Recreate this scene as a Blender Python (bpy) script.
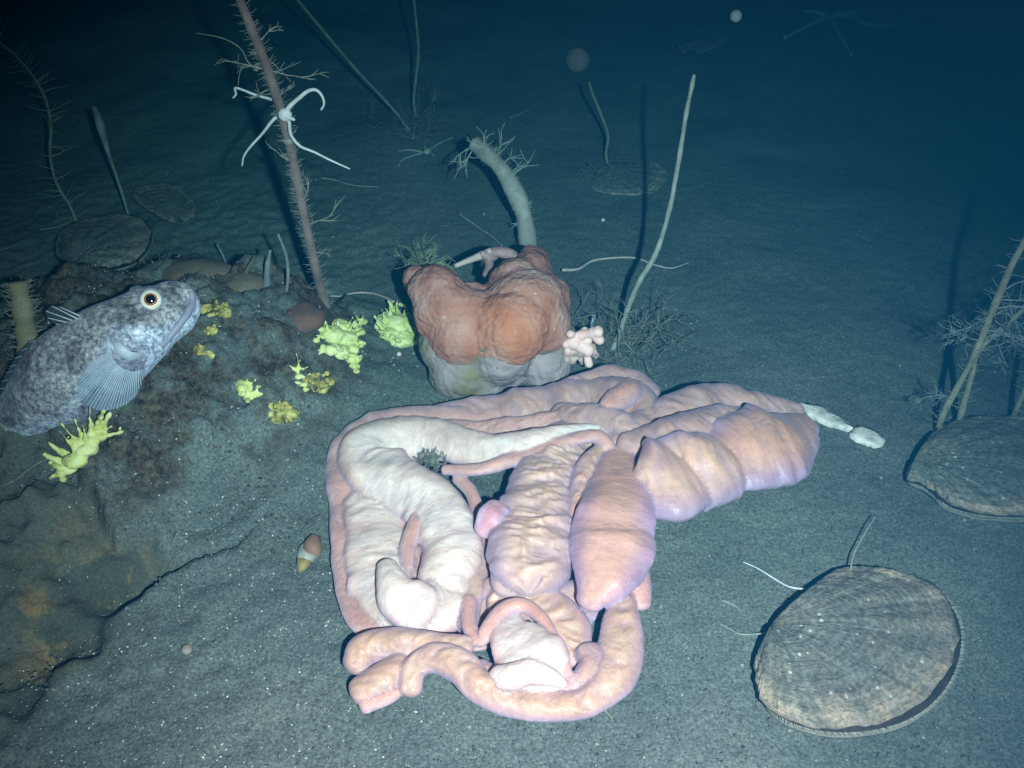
import bpy, bmesh, math, random
import numpy as np
from mathutils import Vector, kdtree

for o in list(bpy.data.objects): bpy.data.objects.remove(o)
SC = bpy.context.scene
COL = SC.collection
RND = random.Random(7)

# ------------------------------------------------------------------ camera
CAMH = 0.40; PITCH = math.radians(38.0); FOC = 950.0
cam_d = bpy.data.cameras.new('camera'); cam = bpy.data.objects.new('camera', cam_d); COL.objects.link(cam)
cam.location = (0, 0, CAMH); cam.rotation_euler = (math.pi/2 - PITCH, 0, 0)
cam_d.sensor_width = 36; cam_d.lens = FOC/1024*36; cam_d.clip_start = 0.01; cam_d.clip_end = 60
SC.camera = cam
# ------------------------------------------------------------------ world: deep water, almost no daylight
W = bpy.data.worlds.new('World'); SC.world = W; W.use_nodes = True
W.node_tree.nodes['Background'].inputs[0].default_value = (0.03, 0.22, 0.36, 1)
W.node_tree.nodes['Background'].inputs[1].default_value = 0.035
# ------------------------------------------------------------------ the camera strobe, the one light of a deep-sea photograph
sd = bpy.data.lights.new('strobe', 'SPOT'); strobe = bpy.data.objects.new('strobe', sd); COL.objects.link(strobe)
strobe.location = (0.068, -0.085, 0.445)
sd.energy = 55.0; sd.color = (1.0, 0.57, 0.555); sd.spot_size = math.radians(67); sd.spot_blend = 1.0; sd.shadow_soft_size = 0.006
SC.view_settings.view_transform = 'Standard'; SC.view_settings.look = 'None'
SC.view_settings.exposure = 0.0; SC.view_settings.gamma = 1.0; SC.view_settings.use_curve_mapping = False
SC.render.engine = 'CYCLES'
SC.cycles.max_bounces = 5; SC.cycles.diffuse_bounces = 3; SC.cycles.glossy_bounces = 2; SC.cycles.transmission_bounces = 3
SC.cycles.transparent_max_bounces = 12; SC.cycles.volume_bounces = 0; SC.cycles.use_denoising = True

sp_, cp_ = math.sin(PITCH), math.cos(PITCH)
def ray(px, py):
    u = (px-512)/FOC; v = (384-py)/FOC
    return np.array([u, cp_ + v*sp_, -sp_ + v*cp_])
def PZ(px, py, z=0.0):
    d = ray(px, py); t = (CAMH-z)/(-d[2]); return Vector((d[0]*t, d[1]*t, z))
def PY(px, py, Y):
    d = ray(px, py); t = Y/d[1]; return Vector((d[0]*t, Y, CAMH+d[2]*t))
strobe.rotation_euler = (PZ(520, 480) - strobe.location).to_track_quat('-Z', 'Y').to_euler()
CAMP = Vector((0, 0, CAMH))

# ------------------------------------------------------------------ noise
_rs = np.random.RandomState(11); PERM = _rs.permutation(512); VAL = _rs.rand(512)*2-1
def vnoise(x, y, seed=0):
    xi = np.floor(x).astype(int); yi = np.floor(y).astype(int); fx = x-xi; fy = y-yi
    fx = fx*fx*(3-2*fx); fy = fy*fy*(3-2*fy)
    def h(a, b): return VAL[PERM[(PERM[(a+seed*17) & 511]+b) & 511]]
    return (h(xi, yi)*(1-fx)+h(xi+1, yi)*fx)*(1-fy)+(h(xi, yi+1)*(1-fx)+h(xi+1, yi+1)*fx)*fy
def fbm(x, y, o=4, seed=0, g=.5):
    s = 0; a = 1.
    for i in range(o):
        s = s + a*vnoise(x*(2.03**i)+i*7.3, y*(2.03**i)+i*3.1, seed+i); a *= g
    return s
def ss(a, b, x):
    t = np.clip((x-a)/(b-a), 0, 1); return t*t*(3-2*t)

ROCK_PX = [(60, 455), (78, 470), (95, 500), (110, 527), (122, 521), (140, 517), (157, 524), (170, 533), (235, 514), (262, 492), (236, 518), (172, 541),
           (150, 556), (122, 576), (108, 597), (107, 622), (85, 642), (62, 655), (30, 692), (-60, 770), (-300, 770), (-300, 470), (0, 470), (30, 452)]
ROCK = [PZ(x, y, .022) for x, y in ROCK_PX]
def poly_sd(x, y, poly):
    d = np.full(np.shape(x), 1e9); ins = np.zeros(np.shape(x), bool)
    n = len(poly)
    for i in range(n):
        ax, ay = poly[i].x, poly[i].y; bx, by = poly[(i+1) % n].x, poly[(i+1) % n].y
        ex, ey = bx-ax, by-ay; wx, wy = x-ax, y-ay
        t = np.clip((wx*ex+wy*ey)/(ex*ex+ey*ey+1e-12), 0, 1)
        d = np.minimum(d, np.hypot(wx-ex*t, wy-ey*t))
        c = ((ay > y) != (by > y)) & (x < (bx-ax)*(y-ay)/((by-ay) if abs(by-ay) > 1e-9 else 1e-9)+ax)
        ins ^= c
    return np.where(ins, -d, d)
def terrain(x, y, parts=False):
    x = np.asarray(x, float); y = np.asarray(y, float)
    wx = x+.012*fbm(x*18, y*18, 2, 3); wy = y+.012*fbm(x*18, y*18, 2, 5)
    A = .068*ss(-.055, -.20, wx)*(1-.62*ss(-.27, -.40, wx))
    back = ss(.615, .555, wy)
    f0 = .33 - .16*ss(-.16, -.32, x)
    front = ss(f0+.03, .50, wy)
    m = A*back*front
    h = m + .006*fbm(x*2.2, y*2.2, 2, 1)*ss(.6, .9, y) + .0035*fbm(x*9, y*9, 3, 2)*(.25+.75*ss(-.1, -.2, x)+.5*ss(.65, .9, y))
    h = h + m/.063*(.0085*fbm(x*34, y*34, 4, 8)+.004*np.abs(fbm(x*75, y*75, 2, 12)))
    h = h + .010*ss(.8, 1.3, y)*fbm(x*3+2*y, y*5, 2, 14)
    s = poly_sd(x+.0025*fbm(x*120, y*120, 2, 9), y+.0025*fbm(x*120+9, y*120, 2, 9), ROCK)
    inside = ss(.0015, -.0030-.012*ss(.36, .27, y), s)
    lip = np.exp(-((s-.005)/.006)**2)*.002
    fade = ss(.27, .36, y+.5*(x+.2)*0)
    h = h + lip*fade - inside*(.004+.006*fade - .006*fbm(x*30, y*30, 3, 20))
    if parts: return h, inside, ss(.004, .03, m), s
    return h
def PT(px, py, h=0.0):
    """point of this pixel's ray that is h above the terrain"""
    d = ray(px, py); t0 = (CAMH-.14)/(-d[2]); t1 = (CAMH+.03)/(-d[2])
    t = np.linspace(t0, t1, 260); f = CAMH+d[2]*t-terrain(d[0]*t, d[1]*t)-h
    i = int(np.argmax(f < 0)) if (f < 0).any() else 259
    i = max(i, 1); a = f[i-1]/(f[i-1]-f[i]+1e-12); tt = t[i-1]+(t[i]-t[i-1])*a
    return Vector((d[0]*tt, d[1]*tt, CAMH+d[2]*tt))
def TZ(x, y): return float(terrain(np.array([x]), np.array([y]))[0])
def sc(p): return ((Vector(p)-CAMP).dot(Vector((0, cp_, -sp_))))/FOC      # metres per pixel at p

# ------------------------------------------------------------------ materials
def nodes(m):
    m.use_nodes = True; nt = m.node_tree; return nt, nt.nodes, nt.links, nt.nodes['Principled BSDF']
def ramp(N, stops):
    r = N.new('ShaderNodeValToRGB'); e = r.color_ramp.elements
    e[0].position, e[0].color = stops[0][0], (*stops[0][1], 1); e[1].position, e[1].color = stops[-1][0], (*stops[-1][1], 1)
    for p, c in stops[1:-1]:
        k = e.new(p); k.color = (*c, 1)
    return r
def tex(N, L, kind, scale, vec, detail=4, rough=.55, dist=0.):
    n = N.new(kind); n.inputs['Scale'].default_value = scale; L.new(vec, n.inputs['Vector'])
    if kind == 'ShaderNodeTexNoise':
        n.inputs['Detail'].default_value = detail; n.inputs['Roughness'].default_value = rough; n.inputs['Distortion'].default_value = dist
    return n
def bump(N, L, h, dist, strength=1., prev=None):
    b = N.new('ShaderNodeBump'); b.inputs['Distance'].default_value = dist; b.inputs['Strength'].default_value = strength
    L.new(h, b.inputs['Height'])
    if prev: L.new(prev.outputs[0], b.inputs['Normal'])
    return b
def mix(N, L, fac, a, b, mode='MIX'):
    m = N.new('ShaderNodeMix'); m.data_type = 'RGBA'; m.blend_type = mode
    for s, v in ((0, fac), (6, a), (7, b)):
        if isinstance(v, (int, float)): m.inputs[s].default_value = v
        elif isinstance(v, tuple): m.inputs[s].default_value = (*v, 1)
        else: L.new(v, m.inputs[s])
    return m.outputs[2]
def pmat(name, stops, scale=60, rough=.75, bscale=400, bdist=.0004, sss=0., sssr=(.01, .004, .002), spec=.35, speck=None, speck_scale=350, speck_cut=.16, alpha=1., coat=0., vscale=0, vdist=0, sheen=0):
    m = bpy.data.materials.new(name); nt, N, L, B = nodes(m)
    co = N.new('ShaderNodeTexCoord').outputs['Object']
    n = tex(N, L, 'ShaderNodeTexNoise', scale, co); r = ramp(N, stops); L.new(n.outputs[0], r.inputs[0]); c = r.outputs[0]
    if speck:
        v = tex(N, L, 'ShaderNodeTexVoronoi', speck_scale, co); rr = ramp(N, [(speck_cut*.7, (1, 1, 1)), (speck_cut, (0, 0, 0))]); L.new(v.outputs['Distance'], rr.inputs[0])
        n2 = tex(N, L, 'ShaderNodeTexNoise', speck_scale*.4, co, 1); r2 = ramp(N, [(.52, (0, 0, 0)), (.6, (1, 1, 1))]); L.new(n2.outputs[0], r2.inputs[0])
        f = mix(N, L, 1., rr.outputs[0], r2.outputs[0], 'MULTIPLY')
        c = mix(N, L, f, c, speck)
    L.new(c, B.inputs['Base Color'])
    b = bump(N, L, tex(N, L, 'ShaderNodeTexNoise', bscale, co, 5, .65).outputs[0], bdist)
    if vscale: b = bump(N, L, tex(N, L, 'ShaderNodeTexVoronoi', vscale, co).outputs['Distance'], vdist, 1., b)
    L.new(b.outputs[0], B.inputs['Normal'])
    B.inputs['Roughness'].default_value = rough; B.inputs['Specular IOR Level'].default_value = spec; B.inputs['Alpha'].default_value = alpha
    B.inputs['Coat Weight'].default_value = coat; B.inputs['Sheen Weight'].default_value = sheen
    if sss:
        B.inputs['Subsurface Weight'].default_value = sss; B.inputs['Subsurface Radius'].default_value = sssr; B.inputs['Subsurface Scale'].default_value = 1.
    return m

# ------------------------------------------------------------------ mesh helpers
class MB:
    def __init__(s): s.v = []; s.f = []
    def add(s, v, f):
        k = len(s.v); s.v += [tuple(p) for p in v]; s.f += [tuple(i+k for i in q) for q in f]; return s
    def tube(s, pts, rad, n=6, jitter=0., cap=True):
        pts = [Vector(p) for p in pts]
        if not hasattr(rad, '__len__'): rad = [rad]*len(pts)
        k0 = len(s.v); up = Vector((.31, .17, .93)); prev = None
        for i, p in enumerate(pts):
            t = (pts[min(i+1, len(pts)-1)]-pts[max(i-1, 0)]).normalized()
            a = (up if prev is None else prev); a = (a-t*a.dot(t))
            if a.length < 1e-6: a = t.orthogonal()
            a.normalize(); prev = a; b = t.cross(a)
            for j in range(n):
                th = 2*math.pi*j/n; r = rad[i]*(1+jitter*RND.uniform(-1, 1))
                s.v.append(tuple(p+a*math.cos(th)*r+b*math.sin(th)*r))
        for i in range(len(pts)-1):
            for j in range(n):
                a = k0+i*n+j; b = k0+i*n+(j+1) % n; s.f.append((a, b, b+n, a+n))
        if cap:
            s.f.append(tuple(k0+n-1-j for j in range(n))); s.f.append(tuple(k0+(len(pts)-1)*n+j for j in range(n)))
        return s
    def blob(s, c, r, sub=2, rot=None):
        bm = bmesh.new(); bmesh.ops.create_icosphere(bm, subdivisions=sub, radius=1)
        if not hasattr(r, '__len__'): r = (r, r, r)
        c = Vector(c)
        vs = []
        for v in bm.verts:
            p = Vector((v.co.x*r[0], v.co.y*r[1], v.co.z*r[2]))
            if rot is not None: p = rot @ p
            vs.append(p+c)
        s.add(vs, [[v.index for v in f.verts] for f in bm.faces]); bm.free(); return s
    def build(s, name, mat, parent=None, origin=None, smooth=True): return link(name, s.v, s.f, mat, parent, origin, smooth)
ROOTLOC = {}
def link(name, v, f, mat, parent=None, origin=None, smooth=True):
    o0 = Vector((0, 0, 0)); q = parent
    if parent is not None:
        while q is not None: o0 += ROOTLOC.get(q.name, Vector((0, 0, 0))); q = q.parent
    elif origin is not None: o0 = Vector(origin)
    me = bpy.data.meshes.new(name); va = np.array(v, float)-np.array(o0)
    me.from_pydata(va.tolist(), [], [tuple(q) for q in f]); me.update()
    if smooth: me.polygons.foreach_set('use_smooth', [True]*len(me.polygons))
    me.materials.append(mat); o = bpy.data.objects.new(name, me); COL.objects.link(o)
    if parent is not None: o.parent = parent
    else: o.location = o0; ROOTLOC[o.name] = o0
    return o
def tag(o, label=None, cat=None, group=None, kind=None):
    for k, v in (('label', label), ('category', cat), ('group', group), ('kind', kind)):
        if v: o[k] = v
    return o
def thing(name, loc, label, cat, group=None):
    o = bpy.data.objects.new(name, None); COL.objects.link(o); o.location = loc; o.empty_display_size = .01
    ROOTLOC[o.name] = Vector(loc); return tag(o, label, cat, group)
def remesh(v, f, voxel, smooth=2, largest=True):
    me = bpy.data.meshes.new('t'); me.from_pydata([tuple(p) for p in v], [], [tuple(q) for q in f]); me.update()
    o = bpy.data.objects.new('t', me); COL.objects.link(o)
    r = o.modifiers.new('r', 'REMESH'); r.mode = 'VOXEL'; r.voxel_size = voxel
    if smooth:
        k = o.modifiers.new('s', 'SMOOTH'); k.iterations = smooth; k.factor = .5
    dg = bpy.context.evaluated_depsgraph_get(); dg.update(); ev = o.evaluated_get(dg); m = ev.to_mesh()
    V = np.empty(len(m.vertices)*3); m.vertices.foreach_get('co', V); V = V.reshape(-1, 3)
    NN = np.empty(len(m.vertices)*3); m.vertices.foreach_get('normal', NN); NN = NN.reshape(-1, 3)
    F = np.array([tuple(p.vertices) for p in m.polygons]); ev.to_mesh_clear(); bpy.data.objects.remove(o); bpy.data.meshes.remove(me)
    if largest and len(F):
        lab = np.arange(len(V))
        while True:
            mn = lab[F].min(1); new = lab.copy(); np.minimum.at(new, F.ravel(), np.repeat(mn, F.shape[1])); new = new[new]
            if (new == lab).all(): break
            lab = new
        ids, cnt = np.unique(lab, return_counts=True); keep = lab == ids[cnt.argmax()]
        idx = np.cumsum(keep)-1; F = idx[F[keep[F[:, 0]]]]; V = V[keep]; NN = NN[keep]
    return V, F, NN
def n3(p, s, seed=0):
    return (vnoise(p[:, 0]*s+.3*p[:, 2]*s, p[:, 1]*s, seed)+vnoise(p[:, 1]*s+50, p[:, 2]*s*1.1, seed+1)+vnoise(p[:, 2]*s+90, p[:, 0]*s, seed+2))/1.8
def catmull(P, n):
    P = np.array(P, float); out = []
    Q = np.vstack([2*P[0]-P[1], P, 2*P[-1]-P[-2]])
    for i in range(len(P)-1):
        p0, p1, p2, p3 = Q[i], Q[i+1], Q[i+2], Q[i+3]
        for k in range(n):
            t = k/n; out.append(.5*((2*p1)+(-p0+p2)*t+(2*p0-5*p1+4*p2-p3)*t*t+(-p0+3*p1-3*p2+p3)*t**3))
    out.append(P[-1]); return np.array(out)
def spline(pts, n=8): return [Vector(p[:3]) for p in catmull([tuple(p) for p in pts], n)]
def setcol(o, name, arr):
    a = o.data.color_attributes.new(name, 'FLOAT_COLOR', 'POINT'); arr = np.asarray(arr, float)
    if arr.shape[1] == 3: arr = np.hstack([arr, np.ones((len(arr), 1))])
    a.data.foreach_set('color', arr.ravel())

# ================================================================== SEABED
def build_seabed():
    xs = np.concatenate([-np.geomspace(9, .78, 26), np.arange(-.75, .751, .0026), np.geomspace(.78, 9, 26)])
    ys = np.concatenate([-np.geomspace(4, .02, 14)[:-1], np.arange(-.02, .16, .01), np.arange(.16, 1.5, .0026), np.geomspace(1.52, 14, 30)])
    X, Y = np.meshgrid(xs, ys); h, rock, mnd, s = terrain(X, Y, True)
    micro = .0013*fbm(X*130, Y*130, 3, 30)*(.3+1.9*mnd+.9*ss(-.05, -.2, X))+.0005*fbm(X*250, Y*250, 2, 31)
    micro += rock*.006*fbm(X*60, Y*60, 4, 33)
    pit = vnoise(X*60, Y*60, 40); micro -= .0025*ss(.55, .9, pit)*(.3+mnd)
    Z = h+micro*(1-.75*ss(.62, .95, Y))*(np.abs(X) < .77)*(Y < 1.5)
    n, m = X.shape; V = np.stack([X, Y, Z], -1).reshape(-1, 3)
    idx = np.arange(n*m).reshape(n, m)
    F = np.stack([idx[:-1, :-1], idx[:-1, 1:], idx[1:, 1:], idx[1:, :-1]], -1).reshape(-1, 4)
    me = bpy.data.meshes.new('seabed'); me.vertices.add(len(V)); me.vertices.foreach_set('co', V.ravel())
    me.loops.add(len(F)*4); me.loops.foreach_set('vertex_index', F.ravel().astype(np.int32))
    me.polygons.add(len(F)); me.polygons.foreach_set('loop_start', np.arange(0, len(F)*4, 4, dtype=np.int32))
    me.update(calc_edges=True); me.polygons.foreach_set('use_smooth', [True]*len(F))
    o = bpy.data.objects.new('seabed', me); COL.objects.link(o); o['kind'] = 'structure'
    far = ss(.55, 1.1, Y)
    setcol(o, 'mask', np.stack([rock.ravel(), mnd.ravel(), far.ravel()], -1))
    cr_ = np.zeros(X.shape)
    for px, py, r, a in ((80, 585, 30, 1.), (98, 562, 24, 1.), (50, 612, 26, 1.), (30, 590, 14, .7), (106, 540, 10, .6), (70, 520, 16, .25), (15, 635, 16, .6), (36, 560, 16, .5), (60, 640, 18, .35)):
        c = PZ(px, py, .02); r = r*sc(c)*1.25; cr_ = np.maximum(cr_, a*np.exp(-(((X-c.x)**2+((Y-c.y)*.75)**2)/r**2)))
    setcol(o, 'crust', np.stack([cr_.ravel()]*3, -1))
    mt = bpy.data.materials.new('silt'); nt, N, L, B = nodes(mt)
    co = N.new('ShaderNodeTexCoord').outputs['Object']; at = N.new('ShaderNodeVertexColor'); at.layer_name = 'mask'
    sep = N.new('ShaderNodeSeparateColor'); L.new(at.outputs[0], sep.inputs[0])
    n1 = tex(N, L, 'ShaderNodeTexNoise', 14, co, 6, .6); r1 = ramp(N, [(.3, (.088, .112, .110)), (.5, (.122, .150, .144)), (.72, (.162, .190, .174))]); L.new(n1.outputs[0], r1.inputs[0])
    n2 = tex(N, L, 'ShaderNodeTexNoise', 620, co, 4, .75); r2 = ramp(N, [(.30, (.35, .36, .36)), (.5, (1, 1, 1)), (.70, (1.9, 1.85, 1.75))]); L.new(n2.outputs[0], r2.inputs[0])
    c = mix(N, L, 1., r1.outputs[0], r2.outputs[0], 'MULTIPLY')
    # brown coarse patches on the mound
    n3_ = tex(N, L, 'ShaderNodeTexNoise', 26, co, 6, .7); r3 = ramp(N, [(.42, (0, 0, 0)), (.54, (1, 1, 1))]); L.new(n3_.outputs[0], r3.inputs[0])
    n4 = tex(N, L, 'ShaderNodeTexNoise', 230, co, 4, .8); r4 = ramp(N, [(.34, (.010, .010, .008)), (.5, (.065, .050, .034)), (.66, (.16, .135, .10))]); L.new(n4.outputs[0], r4.inputs[0])
    f = mix(N, L, 1., r3.outputs[0], sep.outputs[1], 'MULTIPLY')
    c = mix(N, L, f, c, r4.outputs[0])
    # rock with orange and mustard crust
    n5 = tex(N, L, 'ShaderNodeTexNoise', 17, co, 5, .6, .6)
    r5 = ramp(N, [(.32, (.06, .075, .065)), (.46, (.085, .085, .06)), (.50, (.30, .20, .07)), (.57, (.28, .14, .05)), (.66, (.40, .28, .09)), (.8, (.16, .15, .09))]); L.new(n5.outputs[0], r5.inputs[0])
    at2 = N.new('ShaderNodeVertexColor'); at2.layer_name = 'crust'
    g5 = ramp(N, [(.25, (.05, .058, .05)), (.5, (.095, .11, .10)), (.75, (.12, .125, .095))]); L.new(n5.outputs[0], g5.inputs[0])
    class _R: outputs = [mix(N, L, at2.outputs[0], g5.outputs[0], r5.outputs[0])]
    r5 = _R
    cr = mix(N, L, .55, r5.outputs[0], mix(N, L, 1., r5.outputs[0], r2.outputs[0], 'MULTIPLY'))
    c = mix(N, L, sep.outputs[0], c, cr)
    L.new(c, B.inputs['Base Color']); B.inputs['Roughness'].default_value = .9; B.inputs['Specular IOR Level'].default_value = .25
    w = N.new('ShaderNodeMapping'); w.inputs['Scale'].default_value = (14, 55, 14); w.inputs['Rotation'].default_value = (0, 0, .25); L.new(co, w.inputs[0])
    ns = tex(N, L, 'ShaderNodeTexNoise', 1., w.outputs[0], 4, .6)
    b0 = bump(N, L, ns.outputs[0], .0015, .35)
    b1 = bump(N, L, tex(N, L, 'ShaderNodeTexNoise', 330, co, 5, .75).outputs[0], .0009, 1., b0)
    mr = N.new('ShaderNodeMapRange'); mr.inputs[3].default_value = 1.; mr.inputs[4].default_value = .3; L.new(sep.outputs[2], mr.inputs[0]); L.new(mr.outputs[0], b1.inputs['Strength'])
    b2 = bump(N, L, tex(N, L, 'ShaderNodeTexNoise', 900, co, 2, .6).outputs[0], .0004, .7, b1)
    L.new(b2.outputs[0], B.inputs['Normal']); me.materials.append(mt)
build_seabed()

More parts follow.
